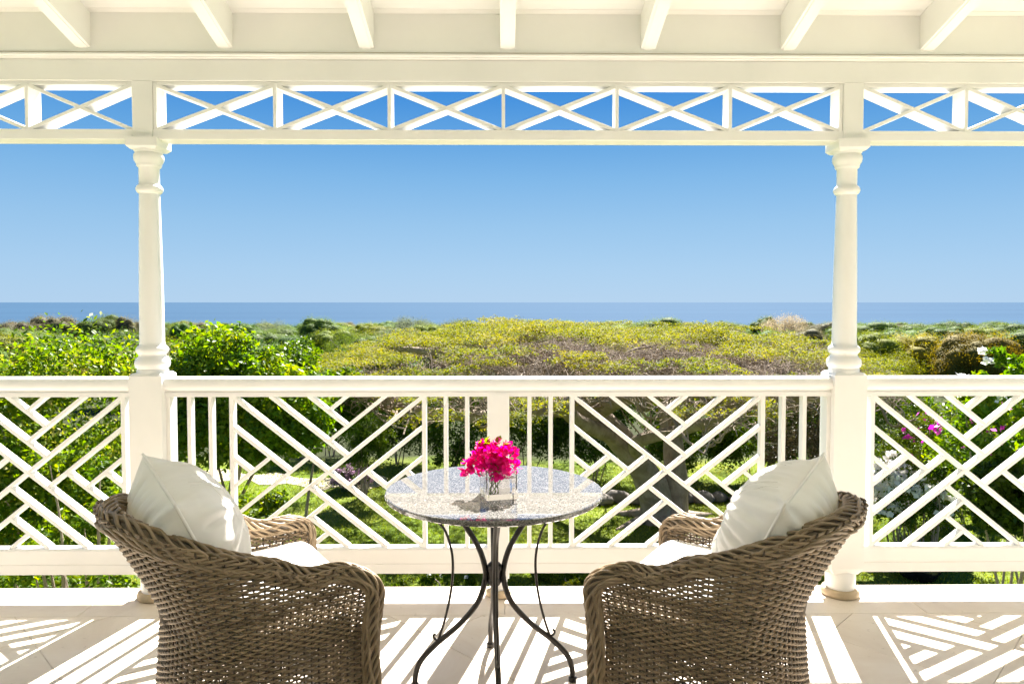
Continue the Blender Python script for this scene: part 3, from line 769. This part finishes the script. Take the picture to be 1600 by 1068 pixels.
# ------------------------------------------------------------------ foliage tools
def leafcloud(rgn, centers, normals, size, asp=.5, up=.5, jit=.8, fold=.25, nw=.5):
    """diamond leaves (2 triangles folded on the midrib)"""
    n = len(centers)
    d = normals*nw+rgn.normal(0, jit, (n,3)); d[:,2] += up
    nr = d/(np.linalg.norm(d,axis=1)[:,None]+1e-9)            # leaf normal
    a = np.cross(nr, rgn.normal(0,1,(n,3))); a /= np.linalg.norm(a,axis=1)[:,None]+1e-9
    b = np.cross(nr, a)
    s = size*rgn.uniform(.6,1.25,(n,1))
    p0 = centers-a*s*.5; p2 = centers+a*s*.5; mid = centers-nr*s*fold*.3
    p1 = mid+b*s*asp*.5+nr*s*fold*.5; p3 = mid-b*s*asp*.5+nr*s*fold*.5
    V = np.stack([p0,p1,p2,p3],1).reshape(-1,3)
    i = np.arange(n)*4
    F = np.concatenate([np.stack([i,i+1,i+2],-1), np.stack([i,i+2,i+3],-1)],0)
    return V, F
def blob_points(rgn, blobs, n, clump=0, shell_=.55, full=False):
    """points near the surface of a union of ellipsoids, gathered in clumps"""
    w = np.array([b[3]*b[3] for b in blobs], float); w /= w.sum()
    nc = max(1, n//clump) if clump else n
    k = rgn.choice(len(blobs), nc, p=w)
    B = np.array([b[:4] for b in blobs]); sq = np.array([b[4] if len(b) > 4 else 1 for b in blobs])
    d = rgn.normal(0,1,(nc,3)); d[:,2] = np.where(full, d[:,2], np.abs(d[:,2])*.9-.25); d /= np.linalg.norm(d,axis=1)[:,None]
    r = rgn.uniform(shell_,1,(nc,1))**.5*1.0
    P = B[k,:3]+d*r*B[k,3:4]*np.stack([np.ones(nc),np.ones(nc),sq[k]],-1)
    if clump:
        rep = np.repeat(np.arange(nc), clump); cr = B[k[rep],3:4]*.16
        g_ = rgn.normal(0,1,(len(rep),3)); P2 = P[rep]+g_*cr; D = d[rep]
        return P2, D
    return P, d
def make_blobs(rgn, n, R0, flat=.8, inner=.62):
    out = [(0,0,0,R0*.72,flat)]
    for i in range(n):
        a = rgn.uniform(0,2*PI); e = rgn.uniform(-.9,1.0); rr = R0*inner*rgn.uniform(.75,1.05)
        x = math.cos(a)*math.cos(e)*rr; y = math.sin(a)*math.cos(e)*rr; z = math.sin(e)*rr*flat
        out.append((x,y,z,R0*rgn.uniform(.26,.42),.85))
    return out
def crown_mesh(name, seed, nblob, nleaf, size, flat=.8, clump=14, asp=.5, up=.45, jit=.8, sh=.55, inner=.62, nw=.5):
    rgn = np.random.default_rng(seed); bl = make_blobs(rgn, nblob, 1.0, flat, inner)
    P, D = blob_points(rgn, bl, nleaf, clump, sh, full=True)
    V, F = leafcloud(rgn, P, D, size, asp, up, jit, .25, nw)
    if nw > 1:      # solid inner blobs added under the leaves to shade the crown in lobes
        b0 = bmesh.new(); bmesh.ops.create_icosphere(b0, subdivisions=2, radius=1); b0.verts.ensure_lookup_table()
        U = np.array([v.co[:] for v in b0.verts]); T3 = np.array([[v.index for v in f.verts] for f in b0.faces]); b0.free()
        Vs, Fs, k = [V], [F], len(V)
        for bx, by, bz, br_, sq in bl:
            w = U*(br_*(.70+.16*rgn.random((len(U),1))))*np.array([1,1,sq])+np.array([bx,by,bz]); Vs.append(w); Fs.append(T3+k); k += len(U)
        V = np.concatenate(Vs); F = np.concatenate(Fs)
    return mesh_np(name, V, F)
def trunk_mesh(seed, h=1.0, r=.06, nb=7):
    rgn = np.random.default_rng(seed); m_ = NP()
    def add(pts, r0, r1, n=6): m_.add(*tube_np(catmull(pts,3), np.linspace(r0,r1,(len(pts)-1)*3+1), n))
    add([(0,0,-h-.3),(.02,.01,-h*.6),(rgn.uniform(-.06,.06),rgn.uniform(-.06,.06),-.25),(0,0,.2)], r*1.3, r*.5, 8)
    for i in range(nb):
        a = 2*PI*i/nb+rgn.uniform(-.4,.4); e = rgn.uniform(.1,1.0); L = rgn.uniform(.65,.88)
        add([(0,0,-.35+rgn.uniform(-.1,.2)),(math.cos(a)*L*.4,math.sin(a)*L*.4,-.12+e*.15),(math.cos(a)*L*math.cos(e*.8),math.sin(a)*L*math.cos(e*.8),math.sin(e)*.6)], r*.5, r*.12, 5)
    return m_.mesh('trunk')
TRUNKS = [trunk_mesh(s, 1.3) for s in (1,2)]
TALL = trunk_mesh(5, 2.6, .045)
# ------------------------------------------------------------------ far and middle trees
PROTO = {
 'dome': [crown_mesh('crown', 21, 40, 26000, .036, .75, 14, .6, .35, .5, .8, .62, 1.1), crown_mesh('crown', 22, 48, 26000, .036, .7, 14, .6, .35, .5, .8, .62, 1.1), crown_mesh('crown', 25, 34, 26000, .038, .9, 14, .6, .35, .5, .75, .62, 1.1)],
 'loose': [crown_mesh('crown', 23, 22, 14000, .045, .8, 12, .4, .3, .9, .4, .7), crown_mesh('crown', 24, 26, 14000, .045, .7, 12, .4, .3, .9, .4, .72)],
 'smooth': [crown_mesh('crown', 26, 60, 34000, .040, .85, 12, .6, .35, .30, .9, .66, 2.2)],
}
MATS = {k: 'far_'+k for k in 'gdyospb'}
_cache = {}
def crown_of(kind, i, mk):
    k = (kind, i, mk)
    if k not in _cache:
        me = PROTO[kind][i].copy(); me.materials.clear(); me.materials.append(M[MATS[mk]]); _cache[k] = me
    return _cache[k]
def px(x, y, d):     # design helper: position on a ray of the reference picture, kept as plain world metres
    return ((x-788)/1120*d, 1.43-(y-472)/1120*d)
trng = random.Random(77)
def tree(X, Y, top, r, kind, mk, label, group=None, name='tree', squash=1.0):
    g0 = terr(X, Y); rz_ = max(r*squash, .47*(top-g0)); r = max(r, .62*rz_)
    cz = top-rz_*.80
    t = empty(name, (X, Y, g0), trng.uniform(0,6.28), label, 'tree', group)
    i = trng.randrange(len(PROTO[kind]))
    c_ = obj('crown', crown_of(kind, i, mk), None, t, (0,0,cz-g0)); c_.scale = (r, r, rz_)
    h = cz-g0
    k_ = obj('trunk', TRUNKS[trng.randrange(2)] if h < 2.2*r else TALL, M['bark'], t, (0,0,cz-g0))
    s = (h+.3)/((1.6 if h < 2.2*r else 2.9)); k_.scale = (r*.9, r*.9, s)
    return t
def ptree(x, ytop, d, rpx, kind, mk, label, group=None, squash=.8):
    X, Z = px(x, ytop, d); return tree(X, d, Z, rpx/1120*d, kind, mk, label, group, squash=squash)
# named trees
NT = [
 (1437,519,62,56,'smooth','o','dome shaped ochre brown tree just right of the right column',.95),
 (1532,516,50,70,'smooth','o','larger ochre brown dome tree behind the white flowering bush',.95),
 (1228,486,120,38,'loose','p','pale beige tree rising highest over the treeline near the right column',.8),
 (1195,490,125,26,'dome','g','green tree touching the left of the pale beige tree',.8),
 (650,490,170,38,'loose','s','silvery grey tree on the skyline left of the picture centre',.7),
 (715,493,165,40,'loose','s','silvery tree on the skyline just left of the centre',.6),
 (425,495,150,30,'loose','s','silvery tree on the skyline over the left bushes',.7),
 (500,490,120,38,'dome','g','rounded green tree on the skyline at the right end of the left bushes',.7),
 (88,486,130,45,'dome','b','brown domed tree on the skyline left of the left column',.75),
 (28,496,125,40,'dome','b','low brown tree at the far left of the skyline',.75),
 (160,487,130,38,'dome','g','dark green domed tree between brown trees left of the left column',.7),
 (205,490,130,25,'dome','b','brown tree touching the left edge of the left column',.7),
 (300,497,130,35,'dome','b','brown grey tree low on the skyline right of the left column',.7),
 (285,497,100,20,'dome','g','small green tree beside the left column on the skyline',.7),
 (1035,492,140,50,'dome','g','wide green domed tree on the skyline left of the pale beige tree',.6),
 (880,497,140,28,'dome','g','small green tree on the skyline over the flat crowned tree',.6),
 (945,500,60,45,'dome','y','yellow green domed tree above the flat crowned tree centre',.6),
 (1375,497,150,45,'dome','g','green tree on the skyline right of the right column',.7),
 (1440,500,170,48,'dome','g','second green tree from the right column on the skyline',.7),
 (1500,497,190,40,'dome','d','darkest green tree on the right skyline',.7),
 (1570,498,180,50,'dome','g','green tree at the right end of the skyline',.7),
 (1410,527,90,36,'dome','y','yellow green tree between the right column and the ochre dome',.7),
 (1486,520,85,40,'dome','d','dark green tree between the two ochre domes',.8),
 (1385,540,45,60,'loose','y','loose yellow green tree right of the right column',.7),
 (620,503,75,48,'loose','s','grey green tree above the left end of the flat crowned tree',.7),
 (585,514,42,62,'dome','g','full green tree between the left bushes and the flat crowned tree',.8),
 (525,506,70,50,'dome','y','yellow green tree just right of the left bushes',.8),
 (1352,508,58,60,'dome','y','full yellow green tree directly behind the right column',.8),
 (1585,512,75,60,'dome','g','full green tree at the right edge above the white blossoms',.8),
 (545,508,60,42,'loose','g','grey green shrubby tree right of the left bushes',.8),
]
for x,yt,d,rp,kd,mk,lb,sq in NT: ptree(x,yt,d,rp,kd,mk,lb,None,sq)
GL = {'g': ('mid green','mid green trees of the coastal wood'), 'd': ('dark green','dark green trees of the coastal wood'),
      'y': ('yellow green','yellow green trees of the coastal wood'), 'b': ('brown green','brown trees of the coastal wood')}
ZN = ((60,'at the far left edge'),(215,'left of the left column'),(370,'right of the left column'),(520,'over the left bushes'),(700,'left of the picture centre'),
      (880,'above the table'),(1060,'right of the picture centre'),(1300,'left of the right column'),(1460,'right of the right column'),(9999,'at the right edge'))
ORD = ('', 'second ', 'third ', 'fourth ', 'fifth ', 'sixth ', 'seventh ')
cnt = {}
for d, n, yt, rpx, row in ((330,42,498,26,'in the farthest row'),(260,34,499,30,'in the second farthest row'),(190,28,502,34,'in the third row of the wood'),(140,22,504,42,'halfway into the wood'),
                           (100,16,509,50,'in the nearer wood'),(70,12,515,60,'close behind the garden'),(46,9,530,75,'just behind the garden')):
    for i in range(n):
        x = -60+(1720)*(i+trng.uniform(.1,.9))/n
        mk = trng.choices('gdyb', (5,3,3,1.3))[0] if d < 200 else trng.choices('gdyb', (5,4,1,1.5))[0]
        dd = d*trng.uniform(.93,1.07); ytt = yt+trng.uniform(-3,4)+(3 if d>200 else 0); rr = rpx*trng.uniform(.7,1.3); sq = trng.uniform(.6,.85)
        if d < 130 and x > 1330: continue
        zone = next(z for q, z in ZN if x < q); key = (row, zone, mk); k = cnt.get(key, 0); cnt[key] = k+1
        X, Z = px(x, ytt, dd)
        tree(X, dd, Z, rr/1120*dd, 'dome', mk, ORD[min(k,6)]+GL[mk][0]+' tree '+zone+', '+row, GL[mk][1], squash=sq)

# ------------------------------------------------------------------ spreading flat crowned tree on the lawn
def env(x, y, cx=2.2, cy=20.2, rx=7.7, ry=8.6):
    q = ((x-cx)/rx)**2+((y-cy)/ry)**2
    return .55-.80*q*q+.38*mnoise.noise(Vector((x*.45,y*.45,3)))+.20*mnoise.noise(Vector((x*1.3,y*1.3,9))), q
TB = Vector((3.95,17.6,LZ))
ft = empty('spreading_tree', tuple(TB), 0, 'old spreading tree with a flat yellow green crown and thick leaning trunk on the lawn', 'tree')
rgn = np.random.default_rng(8)
def wander(p0, p1, n, amp):
    P = np.linspace(p0, p1, n); w_ = rgn.normal(0, amp, (n,3)); w_[0] = 0; w_[-1] = 0; P = P+w_
    return catmull(P, 4)
def limb(name, pts, r0, r1, n=10, kn=.12):
    c_ = catmull(pts, 6); rr = np.linspace(r0, r1, len(c_))
    V_, F_ = tube_np(c_-np.array(TB), rr, n)
    V_ = V_+np.array([[mnoise.noise(Vector(v)*2.1)*r0*kn*2, mnoise.noise(Vector(v)*2.1+Vector((7,0,0)))*r0*kn*2, 0] for v in V_])
    obj(name, mesh_np(name, V_, F_, True), M['bark'], ft); return c_
b = np.array(TB)
L1 = limb('trunk', [(3.85,17.6,-4.2),(3.7,17.5,-3.3),(3.3,17.3,-2.5),(2.7,17.0,-1.8),(2.1,16.7,-1.2),(1.5,16.4,-.8)], .43, .22, 16)
L2 = limb('trunk', [(4.35,17.8,-4.2),(4.3,17.9,-3.0),(4.25,18.0,-2.0),(4.1,18.2,-1.2),(4.2,18.4,-.4)], .34, .16, 14)
for s_ in range(6):
    a = s_*1.05+.3; limb('root', [(4.0,17.6,-3.75),(4.0+.7*math.cos(a),17.6+.6*math.sin(a),-3.93),(4.0+1.5*math.cos(a+.2),17.6+1.3*math.sin(a+.2),-4.03)], .22, .05, 8)
mains = [
 [(2.1,16.7,-1.2),(1.0,16.2,-1.0),(-.4,15.6,-1.05),(-1.8,15.4,-.9),(-3.2,15.8,-.4)],
 [(1.5,16.4,-.8),(.8,16.0,-.35),(-.2,15.4,-.3),(-1.5,14.8,-.2),(-2.8,14.3,-.1)],
 [(2.7,17.0,-1.8),(1.7,15.8,-1.25),(1.2,14.6,-.7),(.9,13.2,-.35),(.6,12.4,-.25)],
 [(2.1,16.7,-1.2),(2.6,15.6,-.7),(3.2,14.4,-.45),(3.6,13.0,-.25)],
 [(1.5,16.4,-.8),(.3,17.2,-.2),(-1.4,18.2,.1),(-3.0,19.2,.2)],
 [(4.25,18.0,-1.7),(5.1,17.3,-1.0),(6.2,16.6,-.85),(7.4,16.4,-.7),(8.6,16.8,-.4)],
 [(4.2,18.4,-.8),(5.2,18.2,-.4),(6.6,18.6,-.2),(8.0,19.2,-.1)],
 [(4.25,18.0,-1.4),(4.9,16.2,-.9),(5.7,14.8,-.6),(6.2,13.6,-.4)],
 [(4.2,18.4,-.4),(4.6,20.0,.1),(5.0,22.0,.4),(5.3,24.0,.3)],
 [(4.2,18.4,-.4),(3.2,19.6,.1),(2.2,21.4,.4),(1.6,23.6,.4)],
 [(3.3,17.3,-2.3),(3.0,16.0,-1.7),(3.8,14.8,-1.2),(4.6,13.4,-.6)],
]
paths = [(limb('limb', m_, .20, .07, 9), .07) for m_ in mains]
tw = NP(); tips = []
def sprout(path, r, n, L, lvl):
    for _ in range(n):
        i = int(len(path)*rgn.uniform(.25,.99)); p = path[min(i, len(path)-1)]
        a = rgn.uniform(0, 2*PI); q = p+np.array([math.cos(a),math.sin(a),0])*L*rgn.uniform(.6,1.2)
        e, qq = env(q[0], q[1])
        if qq > 1.15: continue
        q[2] = e-(.08 if lvl == 2 else rgn.uniform(.15,.6)) if lvl else e-rgn.uniform(.2,.9)
        q[2] = min(q[2], p[2]+L*.9)
        c_ = wander(p, q, 5, L*.09); tw.add(*tube_np(c_, np.linspace(r, r*.4, len(c_)), 5 if lvl < 2 else 4))
        if lvl < 2: sprout(c_, r*.42, 7 if lvl == 0 else 7, L*.55, lvl+1)
        else: tips.append(q)
for c_, r in paths+[(L1[-10:], .07), (L2[-8:], .07)]: sprout(c_, .045, 9, 2.0, 0)
vt = np.concatenate(tw.V)-np.array(TB); o = obj('twigs', mesh_np('twigs', vt, np.concatenate(tw.F), True), M['twig'], ft); o['kind'] = 'stuff'
tips = np.array(tips)
# feathery foliage : flat sprays
pts = []
while len(pts) < 12500:
    x = rgn.uniform(-5.8, 10.4); y = rgn.uniform(11, 29); e, q = env(x, y)
    if q > 1.06: continue
    if y < 17 and rgn.random() < .22*min(1,(17-y)/2): continue
    pr = rgn.uniform(.22,.62)*(.8 if y < 16 else 1.1); nz_ = rgn.normal(0,.13); k = int(28*(pr/.5)**1.5)+6
    a = rgn.uniform(0,2*PI,k); r_ = pr*np.sqrt(rgn.random(k))
    for u, v in zip(a, r_): pts.append((x+math.cos(u)*v*1.3, y+math.sin(u)*v*1.3, e+nz_-.25*v*v+rgn.normal(0,.035)))
pts = np.array(pts); nl = 24
rep = np.repeat(np.arange(len(pts)), nl)
az = rgn.uniform(0,2*PI,len(pts))[rep]; tt_ = rgn.uniform(-.5,.5,len(rep))
off = np.stack([np.cos(az)*tt_*.42, np.sin(az)*tt_*.42, -.25*tt_**2], -1)+rgn.normal(0,.035,(len(rep),3))*np.array([1,1,.5])
C_ = pts[rep]+off-np.array(TB)
V_, F_ = leafcloud(rgn, C_, np.zeros_like(C_)+np.array([0,0,1.]), .062, .36, .8, .7)
obj('crown', mesh_np('crown', V_, F_), M['leaf_yellow'], ft)

# ------------------------------------------------------------------ near bushes and shrubs
def bush(name, X, Y, zlo, zhi, rx, ry, mk, nleaf, size, label, cat, seed, nblob=26, clump=16, asp=.5, stems=6, group=None, flowers=None, sh=.45, br=(.16,.30)):
    g0 = terr(X, Y); t = empty(name, (X, Y, g0), 0, label, cat, group); rgn_ = np.random.default_rng(seed)
    cz = (zlo+zhi)/2-g0; hz = (zhi-zlo)/2; bl = []
    for i in range(nblob):
        d = rgn_.normal(0,1,3); d /= np.linalg.norm(d); s = rgn_.uniform(.35,.85)
        rr = rgn_.uniform(*br)*min(rx,hz)*1.5
        bl.append((d[0]*(rx-rr*.6)*s**.4, d[1]*(ry-rr*.6)*s**.4, cz+d[2]*(hz-rr*.6)*s**.4, rr, .9))
    P_, D_ = blob_points(rgn_, bl, nleaf, clump, sh)
    V_, F_ = leafcloud(rgn_, P_, D_, size, asp, .45, .75)
    obj('crown' if cat == 'tree' else 'foliage', mesh_np('foliage', V_, F_), M[mk], t)
    st = NP()
    for i in range(stems):
        k_ = rgn_.integers(len(bl)); q = np.array(bl[k_][:3]); bx, by = rgn_.normal(0,.12,2)
        c_ = catmull([(bx,by,-.1),(bx*1.5+q[0]*.2,by*1.5+q[1]*.2,q[2]*.4),(q[0]*.7,q[1]*.7,q[2]*.8),tuple(q)], 4)
        r0 = .028 if cat == 'tree' else .014; st.add(*tube_np(c_, np.linspace(r0*1.6, r0*.3, len(c_)), 6))
    obj('trunk' if cat == 'tree' else 'stems', st.mesh('stems'), M['bark'], t)
    if flowers:
        fm_, nf, fs, zmin = flowers
        P_, D_ = blob_points(rgn_, bl, nf*3, 9, .8); keep = P_[:,2] > (zmin-g0)
        P_ = P_[keep]; D_ = D_[keep]
        if len(P_):
            V_, F_ = leafcloud(rgn_, P_+D_*size*.6, D_, fs, .8, .2, .8); obj('blossom', mesh_np('blossom', V_, F_), M[fm_], t)
    return t
bush('broadleaf_tree', -6.6, 10.2, -2.9, 1.12, 2.3, 1.8, 'leaf_flowery', 60000, .085, 'dense green tree with pale tips left of the left column', 'tree', 41, 46, 18, .5, 14)
bush('broadleaf_tree', -3.95, 11.0, -1.35, 1.10, 1.45, 1.4, 'leaf_bright', 42000, .10, 'dense bright green tree just right of the left column', 'tree', 42, 36, 18, .5, 5)
bush('broadleaf_tree', -4.1, 14.5, -1.7, .75, 1.35, 1.3, 'leaf_mid', 30000, .09, 'duller green tree behind the right edge of the bright green tree', 'tree', 43, 26, 16, .5, 1)
bush('shrub', -2.66, 7.3, -2.3, -.02, .50, .45, 'leaf_bright', 14000, .060, 'small bright yellow green shrub against the lattice right of the left chair', 'shrub', 44, 18, 12, .5, 8)
bush('shrub', -3.6, 6.2, -2.6, .45, .85, .5, 'leaf_bright', 5200, .060, 'sparse twiggy shrub with yellow green leaves behind the left railing', 'shrub', 45, 40, 12, .45, 60, sh=.1, br=(.06,.14))
bush('shrub', -5.6, 7.6, -4.0, -1.2, 1.9, .8, 'leaf_mid', 30000, .075, 'dark green shrub low behind the far left railing', 'shrub', 46, 36, 16, .5, 12)
HG = 'dark shrubs behind the lawn under the spreading tree'
hlab = ['dark shrub at the left end of the lawn hedge', 'dark shrub second from the left of the lawn hedge', 'dark shrub left of centre in the lawn hedge', 'dark shrub behind the table in the lawn hedge', 'dark shrub just left of the thick trunk', 'green shrub just right of the thick trunk', 'green shrub right of centre behind the stone edging','green shrub behind the right chair pillow', 'green shrub behind the right column']
for i, (X, Y, zt, r) in enumerate([(-6.2,25.5,-1.6,1.9),(-3.6,23.8,-1.7,1.7),(-1.6,22.2,-1.5,1.6),(.6,22.4,-1.5,1.7),(2.6,22,-1.6,1.5),(5.4,21.6,-2.0,1.5),(7.4,21.2,-2.1,1.5),(9.4,21,-1.9,1.6),(11.6,21.4,-1.6,1.7)]):
    bush('hedge_shrub', X, Y, LZ, zt+.9, r, 1.3, 'leaf_deep' if i < 5 else 'leaf_mid', 14000, .11, hlab[i]+', seen through the railing', 'shrub', 60+i, 26, 14, .45, 6, group=HG)
bush('palm_shrub', -3.9, 19.6, -3.3, -1.2, .9, .8, 'leaf_mid', 9000, .12, 'feathery green shrub above the lilac flowers', 'shrub', 80, 20, 14, .2, 8)
bush('flowering_shrub', -4.45, 20.6, LZ, -3.05, .62, .5, 'leaf_mid', 5000, .06, 'low shrub covered in lilac flowers beside the path', 'shrub', 71, 18, 12, .5, 6, flowers=('lilac', 1700, .07, -3.9))
# right side
bush('flowering_shrub', 5.25, 7.4, -1.1, 1.08, .58, .6, 'leaf_bright', 9000, .075, 'tall green bush with white flowers at the right edge', 'shrub', 72, 34, 12, .45, 2, flowers=('whiteflower', 60, .085, .4), sh=.2, br=(.10,.22))
bush('bougainvillea_bush', 6.75, 9.4, -1.7, .62, 1.05, .8, 'leaf_mid', 16000, .075, 'bougainvillea bush with magenta blooms behind the right railing', 'shrub', 73, 34, 14, .45, 2, flowers=('pinkflower', 170, .085, -.6))
bush('bougainvillea_bush', 9.0, 15.0, -4.0, -.55, 1.0, .7, 'leaf_mid', 12000, .085, 'small bougainvillea with magenta blooms showing between the slats right of the right column', 'shrub', 79, 26, 12, .4, 8, flowers=('pinkflower', 60, .11, -1.9), sh=.2)
bush('shrub', 5.15, 7.0, -1.15, -.12, .62, .6, 'leaf_deep', 17000, .075, 'glossy dark green shrub low at the right edge', 'shrub', 74, 30, 14, .5, 2)
bush('flowering_shrub', 8.6, 15.2, -3.7, -1.75, .9, .7, 'leaf_mid', 7000, .07, 'garden shrub with a mound of white flowers right of the right column', 'shrub', 75, 20, 12, .5, 8, flowers=('whiteflower', 900, .14, -3.0))
bush('shrub', 10.4, 17.0, -4.0, -1.3, 1.5, 1.1, 'leaf_mid', 16000, .085, 'mixed green shrub on the lawn between the white flowers and the bougainvillea', 'shrub', 76, 28, 14, .4, 14)
bush('shrub', 8.0, 18.4, -4.0, -.6, 1.5, 1.1, 'leaf_brown', 12000, .09, 'twiggy brown green shrub right of the right column under the wood', 'shrub', 77, 28, 12, .35, 30, sh=.2)
bush('shrub', 11.0, 17.0, -4.0, -3.0, 1.1, .6, 'leaf_deep', 9000, .07, 'low dark shrub on the right part of the lawn', 'shrub', 78, 18, 14, .5, 6)
# planting right below the terrace edge
for i, (X, Y, r, mk, lb) in enumerate([(-8.6,13.6,1.6,'leaf_mid','low green planting below the far left railing'), (-6.2,13.8,1.2,'leaf_bright','low green planting below the left column'), (-1.2,13.4,1.0,'leaf_bright','low bright ground cover with white flowers left of the table leg'), (.9,13.5,.9,'leaf_bright','low bright ground cover right of the table leg')]):
    bush('ground_cover', X, Y, LZ-.2, -3.72, r, .6, mk, 9000, .06, lb, 'ground cover', 90+i, 30, 12, .5, 3, flowers=('whiteflower', 60, .07, -3.9) if i == 2 else None)

# stone edging behind the lawn
eg = empty('stone_edging', (5.6,19.3,LZ), 0, 'low edging of grey field stones at the back of the lawn', 'edging')
for i in range(16):
    rr = random.Random(i*7+1); m_ = bmesh.new(); bmesh.ops.create_icosphere(m_, subdivisions=2, radius=1)
    sc = Vector((rr.uniform(.22,.38), rr.uniform(.2,.3), rr.uniform(.14,.24)))
    for v in m_.verts:
        q = 1+.28*mnoise.noise(v.co*1.7+Vector((i,0,0))); v.co = Vector((v.co.x*sc.x*q, v.co.y*sc.y*q, v.co.z*sc.z*q))
    me = bpy.data.meshes.new('stone'); m_.to_mesh(me); m_.free(); me.polygons.foreach_set('use_smooth',[True]*len(me.polygons))
    obj('stone', me, M['rock'], eg, (-3.4+i*.46+rr.uniform(-.06,.06), rr.uniform(-.12,.12), .10))
# black bag
m_ = bmesh.new(); bmesh.ops.create_icosphere(m_, subdivisions=4, radius=1)
for v in m_.verts:
    p = v.co.copy(); q = 1+.16*mnoise.noise(p*1.6)+.10*abs(mnoise.noise(p*4.2))+.05*mnoise.noise(p*9)
    v.co = Vector((p.x*.38*q, p.y*.32*q, max(-.26, p.z*.30*q)))
me = bpy.data.meshes.new('rubbish_bag'); m_.to_mesh(me); m_.free(); me.polygons.foreach_set('use_smooth',[True]*len(me.polygons))
bg = empty('rubbish_bag', (8.15,13.8,LZ), 0, 'crumpled black plastic bag on the lawn below the right railing', 'bag')
obj('bag_body', me, M['blackbag'], bg, (0,0,.26))
MB().lathe([(.05,.50),(.025,.54),(.02,.56),(.06,.62),(.065,.64)], .05, 0, 14).build('bag_neck', M['blackbag'], bg, smooth=True)

# grass on the lawn
rgn = np.random.default_rng(99); n = 90000
yy = 13+rgn.random(n)**1.0*11; xx = rgn.uniform(-1,1,n)*(yy*.78)+.5
zz = np.array([terr(a, b_) for a, b_ in zip(xx, yy)])
h_ = rgn.uniform(.03,.075,n); an = rgn.uniform(0,2*PI,n); w_ = .012
lx = rgn.normal(0,.025,n); ly = rgn.normal(0,.025,n)
V_ = np.stack([np.stack([xx-np.cos(an)*w_, yy-np.sin(an)*w_, zz],-1), np.stack([xx+np.cos(an)*w_, yy+np.sin(an)*w_, zz],-1), np.stack([xx+lx, yy+ly, zz+h_],-1)],1).reshape(-1,3)
i_ = np.arange(n)*3; F_ = np.stack([i_,i_+1,i_+2],-1)
tag(obj('grass', mesh_np('grass', V_, F_), M['grass']), 'short mown grass of the lawn', 'grass', kind='stuff')
